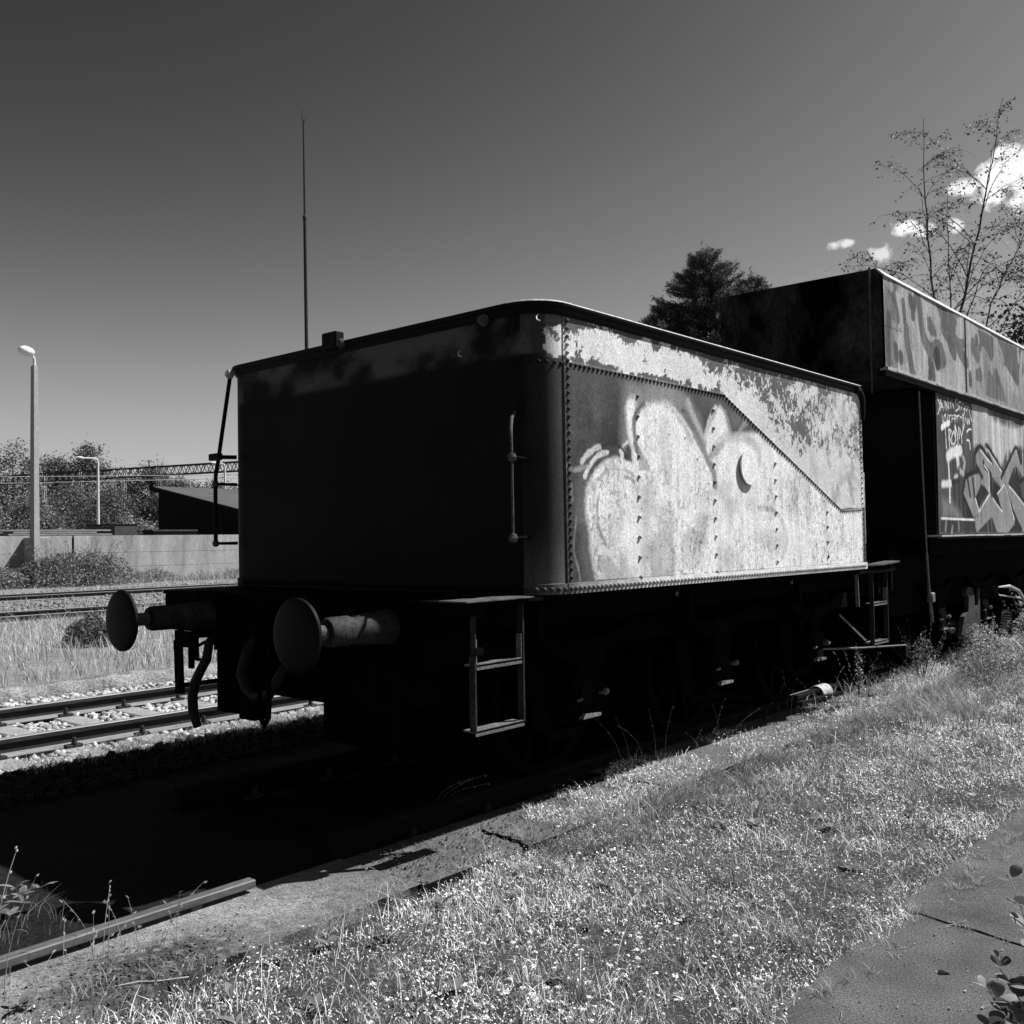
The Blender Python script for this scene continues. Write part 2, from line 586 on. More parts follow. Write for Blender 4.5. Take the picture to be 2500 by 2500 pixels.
# paint marks: (0 = patch / 1 = stroke, tone, opacity, width m, soft m, [along, height, ...] in half centimetres)
PAINT_SIDE=[(1,0.3,0.7,0.12,0.09,[171,473,168,448,165,423,168,404]),
(1,0.3,0.8,0.12,0.1,[190,464,211,476,241,482,272,478,295,465,319,448]),
(1,0.22,0.4,0.1,0.08,[69,332,73,350,83,371,99,386]),
(1,0.22,0.4,0.1,0.08,[77,318,79,296,83,277,90,259]),
(0,0.86,0.97,0,0.03,[95,254,87,272,83,288,82,307,77,323,75,341,79,360,92,376,105,387,120,394,134,396,149,394,168,392,169,403,165,421,164,418,161,438,158,457,167,469,179,471,180,459,177,447,189,458,204,467,224,474,249,476,268,471,287,459,310,443,339,426,347,431,352,446,364,459,377,469,378,477,389,480,400,473,407,462,413,448,418,440,438,446,458,448,480,450,502,451,512,446,618,407,768,349,798,339,886,346,883,245,368,251,365,242]),
(1,0.14,0.95,0.04,0.015,[198,463,184,454,177,444,174,434,175,423,178,413,187,400]),
(1,0.17,0.95,0.055,0.025,[272,475,287,466,307,452,327,438,341,426]),
(1,0.26,0.8,0.07,0.03,[213,475,237,480,260,480,277,473]),
(1,0.22,0.9,0.05,0.02,[320,435,338,420,351,404,361,395,368,383,371,369]),
(1,0.42,0.6,0.04,0.02,[193,450,207,460,229,466,252,466,271,459,290,445,310,428]),
(1,0.5,0.8,0.03,0.03,[304,478,315,461,331,445,343,430]),
(1,0.78,0.8,0.018,0.02,[376,478,364,466,353,450,345,432]),
(1,0.33,0.8,0.03,0.015,[373,419,359,410]),
(1,0.3,0.7,0.04,0.02,[362,410,377,421,373,415,394,429]),
(0,0.07,0.95,0,0.012,[84,372,79,384,94,399,106,406,120,411,135,411,146,409,155,403,160,414,168,406,169,392,153,394,134,396,120,394,105,388,94,379]),
(1,0.04,0.95,0.02,0.01,[102,403,115,409,130,411,143,409,151,403,158,396]),
(1,0.62,0.9,0.03,0.01,[70,387,76,393,85,399,95,404,103,406]),
(1,0.76,0.95,0.026,0.009,[75,371,80,379,88,387,99,395,109,399,119,401]),
(1,0.78,0.95,0.024,0.008,[145,404,149,400,147,394]),
(1,0.75,0.95,0.014,0.008,[151,410,160,416]),
(1,0.38,0.8,0.014,0.02,[44,381,50,378,59,378,69,380,79,383]),
(1,0.34,0.6,0.008,0.012,[57,324,55,312,52,296,53,282,59,269,63,254]),
(1,0.4,0.8,0.01,0.01,[50,362,50,352,51,343]),
(1,0.22,0.9,0.014,0.008,[102,353,98,342,97,328,99,314,106,303,115,290]),
(1,0.85,0.9,0.016,0.008,[115,289,129,274,143,261,156,251]),
(1,0.38,0.7,0.05,0.03,[90,360,85,341,87,323]),
(0,0.3,0.75,0,0.03,[102,279,122,276,138,263,149,253,109,254,95,266]),
(0,0.33,0.8,0,0.012,[183,410,194,403,205,392,209,383,184,382]),
(1,0.3,0.85,0.018,0.01,[153,383,164,380,172,375]),
(1,0.3,0.85,0.018,0.01,[154,374,165,372,174,367]),
(1,0.3,0.85,0.018,0.01,[101,368,109,375,119,380]),
(1,0.5,0.6,0.18,0.07,[241,324,242,312]),
(1,0.38,0.6,0.22,0.07,[237,280,238,268]),
(1,0.45,0.6,0.2,0.07,[208,271,209,259]),
(1,0.5,0.6,0.2,0.07,[304,290,305,278]),
(1,0.4,0.6,0.1,0.07,[332,317,333,305]),
(1,0.6,0.6,0.12,0.07,[149,276,150,264]),
(1,0.9,0.8,0.03,0.03,[85,351,82,337,84,323,89,309,96,295]),
(1,0.9,0.8,0.03,0.03,[100,376,116,386,133,391,149,390,162,385]),
(1,0.92,0.8,0.05,0.03,[106,360,108,342,105,323]),
(1,0.92,0.8,0.04,0.03,[187,440,193,450,207,458,229,462,250,460,271,449,290,435]),
(1,0.92,0.8,0.03,0.03,[165,462,166,438,169,419]),
(0,0.16,0.85,0,0.03,[416,474,437,472,446,465,439,458,425,456]),
(1,0.3,0.8,0.035,0.02,[463,464,451,456,442,448]),
(1,0.32,0.7,0.03,0.02,[402,473,411,460,417,446]),
(1,0.45,0.6,0.05,0.03,[369,416,382,428,399,437,426,440,462,441,486,435,501,423,500,408]),
(1,0.45,0.6,0.03,0.02,[497,341,527,340,553,334,572,319,584,298,580,282,566,267]),
(1,0.4,0.7,0.03,0.03,[627,367,621,354,625,344]),
(1,0.5,0.6,0.1,0.08,[393,361,403,345]),
(1,0.5,0.6,0.1,0.08,[510,296,564,287]),
(1,0.5,0.5,0.12,0.09,[384,276,430,263]),
(1,0.5,0.5,0.03,0.02,[688,291,692,275,680,257]),
(1,0.42,0.7,0.04,0.025,[798,388,812,397,836,403,861,398,878,386]),
(1,0.45,0.6,0.03,0.02,[820,416,848,420,876,410]),
(1,0.15,0.95,0.014,0.006,[57,251,90,251,121,251,153,252]),
]
PAINT_BUNKER=[(0,0.16,0.75,0,0.014,[1033,787,1078,789,1094,776,1102,715,1095,618,1025,618]),
(1,0.13,0.9,0.12,0.014,[1052,713,1045,667,1045,624]),
(1,0.42,0.9,0.1,0.014,[1080,702,1087,681,1090,664]),
(1,0.17,0.9,0.1,0.014,[1095,786,1064,766]),
(1,0.45,0.9,0.12,0.014,[1053,784,1069,776]),
(1,0.15,0.9,0.08,0.014,[1080,756,1095,735,1102,715]),
(1,0.16,0.9,0.1,0.014,[1131,754,1134,739,1137,721]),
(1,0.15,0.9,0.14,0.014,[1145,702,1147,682,1154,659,1166,637,1178,618]),
(1,0.12,0.95,0.11,0.02,[1172,769,1176,760]),
(1,0.12,0.95,0.11,0.02,[1192,766,1195,759]),
(1,0.12,0.95,0.11,0.02,[1187,752,1186,738]),
(1,0.12,0.95,0.11,0.02,[1085,659,1088,643]),
(1,0.12,0.95,0.11,0.02,[1110,647,1111,640]),
(1,0.12,0.95,0.11,0.02,[1281,662,1282,649]),
(1,0.12,0.95,0.11,0.02,[1299,649,1305,629]),
(1,0.12,0.95,0.11,0.02,[1281,632,1280,621]),
(1,0.12,0.95,0.11,0.02,[1556,660,1557,644]),
(1,0.12,0.95,0.11,0.02,[1776,691,1781,671]),
(1,0.12,0.95,0.11,0.02,[1617,755,1619,745]),
(1,0.15,0.9,0.16,0.014,[1210,787,1227,764,1234,733,1250,700,1287,682,1328,695,1359,692,1373,672]),
(0,0.14,0.9,0,0.014,[1273,749,1293,754,1317,741,1335,717,1300,712,1271,724]),
(0,0.22,0.9,0,0.014,[1263,686,1329,700,1364,690,1368,651,1339,648,1305,660,1267,671]),
(1,0.06,0.95,0.2,0.02,[1327,676,1331,665]),
(0,0.14,0.9,0,0.014,[1331,787,1504,787,1458,776,1449,743,1384,738,1360,760]),
(1,0.15,0.9,0.16,0.014,[1374,744,1404,731,1458,723,1490,703,1529,687]),
(1,0.13,0.9,0.14,0.014,[1414,721,1429,705,1445,695]),
(0,0.5,0.9,0,0.014,[1462,766,1515,785,1525,763,1516,737,1476,729,1460,745]),
(1,0.18,0.9,0.1,0.014,[1457,769,1447,748,1464,726,1510,727]),
(0,0.14,0.9,0,0.014,[1622,780,1758,778,1760,732,1724,708,1674,730,1623,727,1645,754]),
(0,0.45,0.9,0,0.014,[1539,730,1587,738,1616,717,1613,685,1552,686]),
(1,0.16,0.9,0.2,0.014,[1587,733,1616,717]),
(0,0.16,0.9,0,0.014,[1600,680,1638,692,1655,671,1641,653,1603,654]),
(0,0.14,0.7,0,0.014,[1695,686,1751,706,1804,689,1868,627,1676,627]),
(1,0.4,0.9,0.14,0.014,[1668,729,1705,713,1736,696]),
(1,0.42,0.9,0.2,0.014,[1774,792,1796,747,1819,697,1900,650]),
(0,0.12,0.8,0,0.014,[1800,780,2024,786,2041,727,1947,665,1854,695,1852,744]),
(1,0.5,0.9,0.1,0.014,[1983,776,1988,752]),
(1,0.45,0.9,0.12,0.014,[2021,767,1998,701,2025,663]),
(1,0.5,0.9,0.15,0.014,[1862,706,1926,681,1955,668]),
]
PAINT_CAB=[(0,0.45,0.75,0,0.05,[1584,604,1714,609,1726,591,1755,594,1797,568,1858,573,1921,565,2051,588,2043,526,1982,525,1948,518,1866,500,1823,466,1718,512,1648,510,1593,499]),
(0,0.1,0.8,0,0.05,[1714,609,2053,607,2051,588,1980,574,1914,577,1851,577,1813,582,1768,574,1740,591]),
(1,0.62,0.9,0.011,0.007,[1340,590,1355,577]),
(1,0.62,0.9,0.011,0.007,[1364,587,1348,561,1339,553]),
(1,0.62,0.9,0.011,0.007,[1359,564,1369,580,1379,566]),
(1,0.62,0.9,0.011,0.007,[1363,571,1379,572]),
(1,0.62,0.9,0.011,0.007,[1390,585,1391,569]),
(1,0.62,0.9,0.011,0.007,[1402,568,1395,584,1417,572,1410,593]),
(1,0.62,0.9,0.011,0.007,[1428,589,1432,575]),
(1,0.62,0.9,0.011,0.007,[1437,592,1450,577,1448,589]),
(1,0.62,0.9,0.011,0.007,[1476,600,1463,591,1487,585,1483,577,1465,572]),
(1,0.62,0.9,0.011,0.007,[1482,592,1506,595]),
(1,0.62,0.9,0.011,0.007,[1493,595,1494,578]),
(1,0.62,0.9,0.011,0.007,[1505,579,1511,590,1522,592]),
(1,0.62,0.9,0.011,0.007,[1525,589,1534,584,1523,567,1513,569]),
(1,0.62,0.9,0.011,0.007,[1550,591,1524,581]),
(1,0.62,0.9,0.011,0.007,[1543,579,1560,590,1568,577]),
(1,0.62,0.9,0.011,0.007,[1568,577,1574,568,1586,559]),
(1,0.62,0.9,0.01,0.007,[1370,554,1371,542,1380,539]),
(1,0.62,0.9,0.01,0.007,[1393,558,1381,551,1380,542]),
(1,0.62,0.9,0.01,0.007,[1390,556,1402,537]),
(1,0.62,0.9,0.01,0.007,[1410,558,1403,540]),
(1,0.62,0.9,0.01,0.007,[1422,557,1418,543]),
(1,0.62,0.9,0.01,0.007,[1419,557,1434,559]),
(1,0.62,0.9,0.01,0.007,[1439,558,1436,545]),
(1,0.62,0.9,0.01,0.007,[1442,559,1461,562]),
(1,0.62,0.9,0.01,0.007,[1439,552,1454,554]),
(1,0.62,0.9,0.01,0.007,[1459,547,1460,560,1475,559,1463,553]),
(1,0.62,0.9,0.01,0.007,[1476,561,1477,548]),
(1,0.62,0.9,0.01,0.007,[1476,561,1491,564]),
(1,0.62,0.9,0.01,0.007,[1496,552,1496,561,1508,560]),
(1,0.62,0.9,0.01,0.007,[1513,565,1518,554,1522,566]),
(1,0.62,0.9,0.01,0.007,[1513,538,1522,560]),
(1,0.62,0.9,0.01,0.007,[1530,551,1538,563,1546,551]),
(1,0.62,0.9,0.01,0.007,[1552,549,1554,562,1565,550,1567,563]),
(1,0.7,0.9,0.06,0.012,[1367,527,1382,533,1417,541]),
(1,0.62,0.95,0.018,0.008,[1387,530,1391,510,1395,485]),
(1,0.62,0.95,0.018,0.008,[1413,528,1414,508,1418,488]),
(1,0.62,0.95,0.018,0.008,[1413,526,1430,524,1418,512,1432,496]),
(1,0.62,0.95,0.018,0.008,[1448,525,1433,509,1442,495,1462,507,1451,526]),
(1,0.62,0.95,0.018,0.008,[1459,539,1462,515]),
(1,0.62,0.95,0.018,0.008,[1461,536,1475,520,1479,501]),
(1,0.62,0.95,0.018,0.008,[1485,536,1489,513]),
(1,0.62,0.95,0.018,0.008,[1494,534,1505,518,1507,503]),
(1,0.62,0.95,0.018,0.008,[1527,547,1514,530,1505,518]),
(1,0.62,0.95,0.018,0.008,[1544,531,1558,537,1577,539]),
(1,0.62,0.95,0.018,0.008,[1542,512,1561,510,1566,493]),
(1,0.65,0.85,0.1,0.04,[1402,466,1435,477,1496,485]),
(1,0.6,0.85,0.07,0.04,[1469,487,1473,468,1476,452]),
(1,0.6,0.9,0.035,0.02,[1404,450,1408,410,1407,369]),
(1,0.6,0.85,0.06,0.03,[1359,405,1417,409]),
(1,0.5,0.7,0.05,0.03,[1513,469,1521,460,1514,446]),
(1,0.5,0.7,0.05,0.03,[1485,439,1510,434]),
(1,0.5,0.7,0.05,0.03,[1447,422,1466,425]),
(1,0.03,0.9,0.05,0.012,[1426,411,1471,418]),
(1,0.04,0.9,0.03,0.012,[1440,407,1435,383,1439,360]),
(1,0.04,0.9,0.03,0.012,[1480,448,1476,402,1476,355]),
(0,0.4,0.35,0,0.08,[1356,372,1413,371,1459,353,1481,334,1358,334]),
(0,0.25,0.95,0,0.012,[1646,498,1741,466,1814,451,1806,413,1752,432,1710,440,1716,398,1662,384,1624,349,1563,329,1523,377,1505,388,1527,423,1613,440,1653,430,1615,458,1614,482]),
(0,0.25,0.95,0,0.012,[1709,500,1822,453,1820,436,1965,517,2037,474,2033,442,1976,471,1889,426,2025,374,2016,300,1599,301,1576,329,1624,349,1712,395,1818,352,1778,395,1845,422,1810,411]),
(1,0.025,0.95,0.05,0.015,[1594,445,1598,481,1647,504,1700,485,1738,470]),
(1,0.025,0.95,0.05,0.015,[1696,511,1758,486,1822,453]),
(1,0.025,0.95,0.05,0.015,[1816,436,1896,485,1965,522,1996,497,2015,482]),
(1,0.025,0.95,0.05,0.015,[1671,469,1673,459,1724,441,1729,418,1733,386]),
(1,0.025,0.95,0.05,0.015,[1612,456,1640,441,1656,430]),
(1,0.025,0.95,0.05,0.015,[1617,444,1528,429,1513,407,1499,388,1522,369,1576,329]),
(1,0.025,0.95,0.05,0.015,[1499,384,1500,337]),
(1,0.025,0.95,0.05,0.015,[1540,424,1555,385]),
(1,0.025,0.95,0.05,0.015,[1579,425,1588,386]),
(1,0.025,0.95,0.05,0.015,[1849,420,1884,385,1928,346,1990,307]),
(1,0.025,0.95,0.05,0.015,[1889,424,1968,400,2026,381]),
(1,0.025,0.95,0.05,0.015,[1959,468,1988,434,2033,442]),
(1,0.025,0.95,0.05,0.015,[1942,463,1889,426]),
(1,0.025,0.95,0.05,0.015,[1993,512,2007,486]),
(0,0.025,0.95,0,0.012,[1644,414,1672,410,1705,395,1662,382,1622,356,1594,382]),
(0,0.025,0.95,0,0.012,[1744,425,1806,410,1778,395,1818,354,1740,386]),
(0,0.025,0.8,0,0.012,[1905,429,1963,466,1976,440,2009,392]),
(0,0.025,0.9,0,0.012,[1728,338,1767,300,1599,301]),
(0,0.025,0.95,0,0.012,[1928,342,1966,316,1998,299,1867,300,1925,320]),
(0,0.025,0.9,0,0.012,[1528,369,1576,327,1586,302,1515,302]),
(1,0.6,0.8,0.018,0.01,[1650,496,1693,480,1734,467]),
(1,0.6,0.8,0.018,0.01,[1673,461,1710,442,1709,399]),
(1,0.6,0.8,0.018,0.01,[1624,349,1668,372,1716,394]),
(1,0.6,0.8,0.018,0.01,[1736,384,1775,368,1818,352]),
(1,0.6,0.8,0.018,0.01,[1849,418,1884,383,1926,331]),
(1,0.6,0.8,0.018,0.01,[1888,417,1967,393,2025,372]),
(1,0.6,0.8,0.018,0.01,[1778,395,1845,421]),
(1,0.6,0.8,0.018,0.01,[1594,380,1621,351]),
(1,0.6,0.8,0.018,0.01,[1709,499,1822,451]),
(0,0.05,0.85,0,0.01,[1344,331,1589,329,1586,301,1339,302]),
(1,0.65,0.9,0.016,0.012,[1347,332,1439,331,1582,330]),
(1,0.3,0.6,0.04,0.02,[1380,326,1373,308]),
(1,0.3,0.6,0.04,0.02,[1462,325,1464,308]),
(1,0.3,0.6,0.04,0.02,[1420,314,1414,303]),
(1,0.2,0.6,0.02,0.02,[1690,324,1695,304]),
(1,0.2,0.6,0.02,0.02,[1720,332,1724,308]),
]
# ================================================================== THE SETTING
STRIP_Z, GRASS_Z, SLAB_Z = -0.10, -0.135, -0.10


def ground_height(x, y):
    z = np.full_like(x, -0.03)
    z = np.where(x > -6.5, -0.185, z)
    z = np.where(x > 1.46, GRASS_Z, z)
    z = np.where(x > 3.35, -0.16, z)
    z = z + (fbm(x * 1.3, y * 1.3, 3) - .5) * .05 * (np.abs(x + 2) < 60) * ((x < -6.6) | (x > 1.5) & (x < 3.2)) \
        + (fbm(x * 3, y * 3, 9) - .5) * .03 * ((x > -6.3) & (x < -5.2) | (x > -2.9) & (x < .5))
    z = np.where((x < -8) & (x > -16), z + .06 * np.sin(y * .4) * np.exp(-((x + 11) / 3) ** 2), z)
    z = np.where(np.hypot(x, y) > 400, -0.4, z)
    return z


def ground_tone(x, y):
    t = np.full_like(x, .15)
    t = np.where((x > -36) & (x < -6.5), .17, t)
    t = np.where((x < -14) & (x > -30), .16 + .16 * (fbm(x * .5, y * .5, 21) - .4), t)
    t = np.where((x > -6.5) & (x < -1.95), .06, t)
    t = np.where((x >= -2.75) & (x < 1.46), np.where((y > -2.6) & (y < 15.5), .010, .09), t)  # the tender's shade is put into the trackbed soil tone
    t = np.where((x >= 1.46) & (x < 3.4), .04, t)
    t = np.where(x >= 3.4, .10, t)
    return t * (.7 + .6 * fbm(x * 2, y * 2, 31))


xs = np.concatenate([[-2500, -900, -400, -200], np.arange(-120, -40, 8), np.arange(-40, -17, .6), np.arange(-17, -6.6, .2), [-6.5, -6.49],
                     np.arange(-6.4, -1.9, .08), np.arange(-1.9, .5, .1), [.6, 1.45, 1.46], np.arange(1.5, 3.4, .06), [3.4, 4, 6, 9, 15, 40, 120, 400, 2500]])
ys = np.concatenate([[-2500, -800, -300, -100, -50, -30, -20], np.arange(-14, -4, .5), np.arange(-4, 9, .09), np.arange(9, 40, .6), np.arange(40, 120, 6), [150, 250, 500, 900, 2500]])
GX, GY = np.meshgrid(xs, ys)
GZ = ground_height(GX, GY)
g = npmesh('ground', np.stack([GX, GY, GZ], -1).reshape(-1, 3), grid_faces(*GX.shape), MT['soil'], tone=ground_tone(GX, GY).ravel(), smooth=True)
tag(g, kind='structure')

# the concrete strip beside the shaded track: cast pieces with a broken joint between them
sm = mat('strip_concrete', 0.7, 1.3, 6, 0.92, 0.7, attr=True, speck=.6, fine=120, bdist=.006)
for i, (ya, yb) in enumerate(((-5.2, -2.95), (-2.942, -.872), (-.862, 1.35), (1.358, 3.6), (3.608, 6.0), (6.008, 9.5))):
    yy = np.arange(ya, yb + .001, .014)
    xa = .872 if i < 3 else .56
    xx = np.concatenate([[xa, xa], np.arange(xa + .014, 1.47, .014), [1.475, 1.476]])
    X2, Y2 = np.meshgrid(xx, yy)
    edge = 1.476 - .02 * fbm(yy * 9, yy * 0, 4) - .035 * np.clip(fbm(yy * 3, yy * 0 + 2, 8) - .6, 0, 1) * 4
    X2[:, -2] = edge - .006
    X2[:, -1] = edge
    Z2 = STRIP_Z + .010 * (fbm(X2 * 2, Y2 * 2, 6) - .5) + .004 * (fbm(X2 * 14, Y2 * 14, 7) - .5) + (.0, .004, -.006, .003, -.004, .0)[i]
    Z2[:, 0] = -.2
    Z2[:, -2] -= .003
    Z2[:, -1] = -.2
    T2 = .055 + .06 * fbm(X2 * 2.3, Y2 * 1.6, 12)
    T2 = T2 + .11 * np.exp(-((X2 - 1.05) / .35) ** 2 - ((Y2 + 1.75) / .55) ** 2)           # scuffed pale patch
    T2 = T2 + .07 * np.exp(-((X2 - 1.1) / .3) ** 2 - ((Y2 + 2.7) / .35) ** 2)
    mossy = sstep(.36, .46, fbm(X2 * 34, Y2 * 34, 16, 3)) * np.exp(-((X2 - 1.32) / .22) ** 2 - ((Y2 + 2.15) / .35) ** 2) * 1.4
    T2 = T2 * (1 - np.clip(mossy, 0, .9)) + .03 * np.clip(mossy, 0, .9)
    T2 = T2 * (1 - .3 * sstep(.62, .68, fbm(X2 * 34, Y2 * 34, 41, 3)))
    a = npmesh('path', np.stack([X2, Y2, Z2], -1).reshape(-1, 3), grid_faces(*X2.shape), sm, tone=T2.ravel())
    tag(a, kind='structure')

m = MB()      # crack across the strip
ck = [(1.10, -.075), (1.17, -.10), (1.22, -.085), (1.27, -.10), (1.31, -.085), (1.35, -.11), (1.40, -.10), (1.44, -.13), (1.476, -.14)]
cp = [(x + random.uniform(-.006, .006), y + .003 + random.uniform(0, .006)) for x, y in ck] + [(x, y - .002 - random.uniform(0, .009)) for x, y in ck[::-1]]
m.prism(cp, (0, 0, STRIP_Z - .02), (1, 0, 0), (0, 1, 0), (0, 0, 1), .0265)
tag(m.build('crack', MT['dark']), 'jagged dark crack across the concrete strip in front of the tender', 'crack')

# worn slabs in the lower right with an open joint and a drain hole
for i, (ya, yb) in enumerate(((-8.0, .193), (.201, 9.0))):
    m = MB()
    n = 40
    pts = []
    for k in range(n + 1):           # joint edge, slightly ragged, running across the strip
        x = 3.28 + (7.5 - 3.28) * k / n
        j = -.178 * (x - 3.28)
        pts.append((x, (yb if i == 0 else ya) + max(j, -.35) + .007 * math.sin(x * 23) + .004 * math.sin(x * 61 + i) + random.uniform(-.004, .004)))
    edge = [(3.28 + random.uniform(-.012, .012), y) for y in (np.arange(ya if i == 0 else yb, yb if i == 0 else ya, .12 if i == 0 else -.12))]
    far_y = ya if i == 0 else yb
    poly = [(7.5, far_y)] + edge[::1][:] + pts if i == 0 else [(7.5, far_y)] + edge + pts
    m.prism(poly, (0, 0, -.2), (1, 0, 0), (0, 1, 0), (0, 0, 1), .2 + SLAB_Z + (.0, .006)[i])
    tag(m.build('pavement', MT['slab']), kind='structure')
m = MB()
hp = [(.017 * (1 + .25 * math.sin(3 * t + 1) + .12 * math.sin(7 * t)) * math.cos(t), .015 * (1 + .25 * math.sin(3 * t + 1)) * math.sin(t)) for t in np.linspace(0, 2 * math.pi, 26, endpoint=False)]
m.prism(hp, (3.615, -.324, SLAB_Z - .01), (1, 0, 0), (0, 1, 0), (0, 0, 1), .0145)
h = m.build('drain_hole', MT['dark'])
h.scale = (1, 1, 1)
tag(h, 'small round black drain hole in the worn concrete slab', 'hole')

# low kerb between the ballast and the dry grass
yy = np.concatenate([np.arange(-10, -1, .2), np.arange(-1, 9, .025), np.arange(9, 45, .2)])
prk = np.array([(-6.78, -.05), (-6.62, -.035), (-6.56, -.03), (-6.50, -.035), (-6.46, -.05), (-6.43, -.08), (-6.40, -.12), (-6.38, -.16), (-6.36, -.24)])
XK, YK = np.meshgrid(prk[:, 0], yy)
ZK = np.repeat(prk[None, :, 1], len(yy), 0)
crumb = fbm(YK * 3, XK * 6, 140)
XK = XK + .10 * (crumb - .5) - .10 * sstep(.58, .75, fbm(YK * .9, XK * 0, 141)) + .03 * (fbm(YK * 14, XK * 20, 142) - .5)
ZK = ZK + .05 * (crumb - .5) - .06 * sstep(.58, .72, fbm(YK * 1.1, XK * 0 + 1, 143)) + .02 * (fbm(YK * 14, XK * 20, 144) - .5)
ZK[:, -1] = -.3
kb = npmesh('kerb', np.stack([XK, YK, ZK], -1).reshape(-1, 3), grid_faces(*XK.shape), MT['soil'], tone=(.20 * (.6 + .8 * fbm(YK * 9, XK * 9, 145))).ravel())
tag(kb, kind='structure')


# ------------------------------------------------------------------ tracks
def rail_mb(x, y0, y1, z):
    pr = [(-.078, -.15), (.078, -.15), (.078, -.142), (.014, -.118), (.010, -.048), (.036, -.038), (.037, -.006), (.031, 0),
          (-.031, 0), (-.037, -.006), (-.036, -.038), (-.010, -.048), (-.014, -.118), (-.078, -.142)]
    m = MB()
    n = 14
    ysg = np.linspace(y0, y1, max(2, int((y1 - y0) / 2)))
    for yy in ysg:
        m.v += [(x + a, float(yy), z + b) for a, b in pr]
    for i in range(len(ysg) - 1):
        for j in range(n):
            m.f.append((i * n + j, i * n + (j + 1) % n, (i + 1) * n + (j + 1) % n, (i + 1) * n + j))
    m.f.append(tuple(range(n)))
    m.f.append(tuple((len(ysg) - 1) * n + j for j in range(n)))
    return m


def rail(x, y0, y1, z, par, shade=False):
    o = rail_mb(x - par.location.x, y0, y1, z).build('rail', MT['dark'] if shade else MT['railside'], par)  # rails under the tender: shade put into a near-black colour
    if shade:
        return o
    o.data.materials.append(MT['railtop'])
    for p in o.data.polygons:
        if p.normal.z > .5:
            p.material_index = 1  # upward faces paler: bare rail head, and light painted on the foot
    return o


def track(xc, y0, y1, z, label, sl=None, n0=0, n1=0, group=None):
    t = empty('railway_track', (xc, 0, 0), 0, label, 'railway track', group)
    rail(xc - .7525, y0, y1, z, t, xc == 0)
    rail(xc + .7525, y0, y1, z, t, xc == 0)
    if sl is not None:
        proto = None
        for k in range(n0, n1):
            yy = k * .6 + .25
            if proto is None:
                m = MB()
                m.box(-1.25, 1.25, -.12, .12, -.32, z - .152, .015)
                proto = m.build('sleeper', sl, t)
                c = MB()
                for sx in (-.7525, .7525):      # chairs and bolts holding the rail foot
                    for d in (-1, 1):
                        c.box(sx + d * .07 - .035, sx + d * .07 + .035, -.07, .07, z - .152, z - .125, .006)
                        c.lathe([(.0, .06), (.018, .058), (.018, .02), (.026, .02), (.026, 0)], (sx + d * .085, 0, z - .127), (0, 0, 1), 6)
                clip = c.build('rail_fastening', MT['railside'], proto)
                proto.location = (0, yy, random.uniform(-.004, .004))
            else:
                o = proto.copy()
                COL.objects.link(o)
                o.location = (random.uniform(-.02, .02), yy + random.uniform(-.02, .02), random.uniform(-.006, .004))
                o.rotation_euler.z = random.uniform(-.01, .01)
                for ch in proto.children:
                    q = ch.copy()
                    COL.objects.link(q)
                    q.parent = o
    return t


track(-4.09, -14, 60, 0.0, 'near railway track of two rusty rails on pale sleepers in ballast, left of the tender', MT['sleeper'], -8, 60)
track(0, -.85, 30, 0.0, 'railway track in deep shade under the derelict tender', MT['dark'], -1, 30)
track(-16.7, -30, 110, 0.12, 'weedy railway track halfway between the dry grass and the concrete wall', None)
track(-25.2, -30, 130, 0.12, 'farthest railway track, running along the foot of the concrete wall', None)

# ballast of the near track
def stones(n, area, smin, smax, tone, name, keep=None, zf=None, seed=1, material=None):
    rs = np.random.RandomState(seed)
    ph = (1 + 5 ** .5) / 2
    ico = np.array([(-1, ph, 0), (1, ph, 0), (-1, -ph, 0), (1, -ph, 0), (0, -1, ph), (0, 1, ph), (0, -1, -ph), (0, 1, -ph), (ph, 0, -1), (ph, 0, 1), (-ph, 0, -1), (-ph, 0, 1)]) / 1.9
    fc = np.array([(0, 11, 5), (0, 5, 1), (0, 1, 7), (0, 7, 10), (0, 10, 11), (1, 5, 9), (5, 11, 4), (11, 10, 2), (10, 7, 6), (7, 1, 8), (3, 9, 4), (3, 4, 2), (3, 2, 6), (3, 6, 8), (3, 8, 9), (4, 9, 5), (2, 4, 11), (6, 2, 10), (8, 6, 7), (9, 8, 1)])
    x0, x1, y0, y1 = area
    X = rs.uniform(x0, x1, n)
    Y = rs.uniform(y0, y1, n)
    if keep is not None:
        k = keep(X, Y, rs)
        X, Y = X[k], Y[k]
    n = len(X)
    S = rs.uniform(smin, smax, n) ** 1.0
    V = ico[None] * (1 + rs.uniform(-.42, .38, (n, 12, 1)))
    V = V * rs.uniform(.5, 1.25, (n, 1, 3)) * S[:, None, None]
    A = rs.uniform(0, 6.28, n)
    c_, s_ = np.cos(A), np.sin(A)
    Vx = V[..., 0] * c_[:, None] - V[..., 1] * s_[:, None]
    Vy = V[..., 0] * s_[:, None] + V[..., 1] * c_[:, None]
    zz = (ground_height(X, Y) if zf is None else zf(X, Y)) + S * rs.uniform(-.1, .5, n)
    P = np.stack([Vx + X[:, None], Vy + Y[:, None], V[..., 2] * .8 + zz[:, None]], -1).reshape(-1, 3)
    F = (fc[None] + 12 * np.arange(n)[:, None, None]).reshape(-1, 3)
    T = np.repeat(tone * rs.uniform(.45, 1.4, n) * (np.where(X > -2.85, .05, 1.0) if name == 'ballast' else 1.0), 12)  # stones next to the tender carry its shade in their tone
    o = npmesh(name, P, F, material or MT['stone'], tone=T)
    return tag(o, kind='stuff')


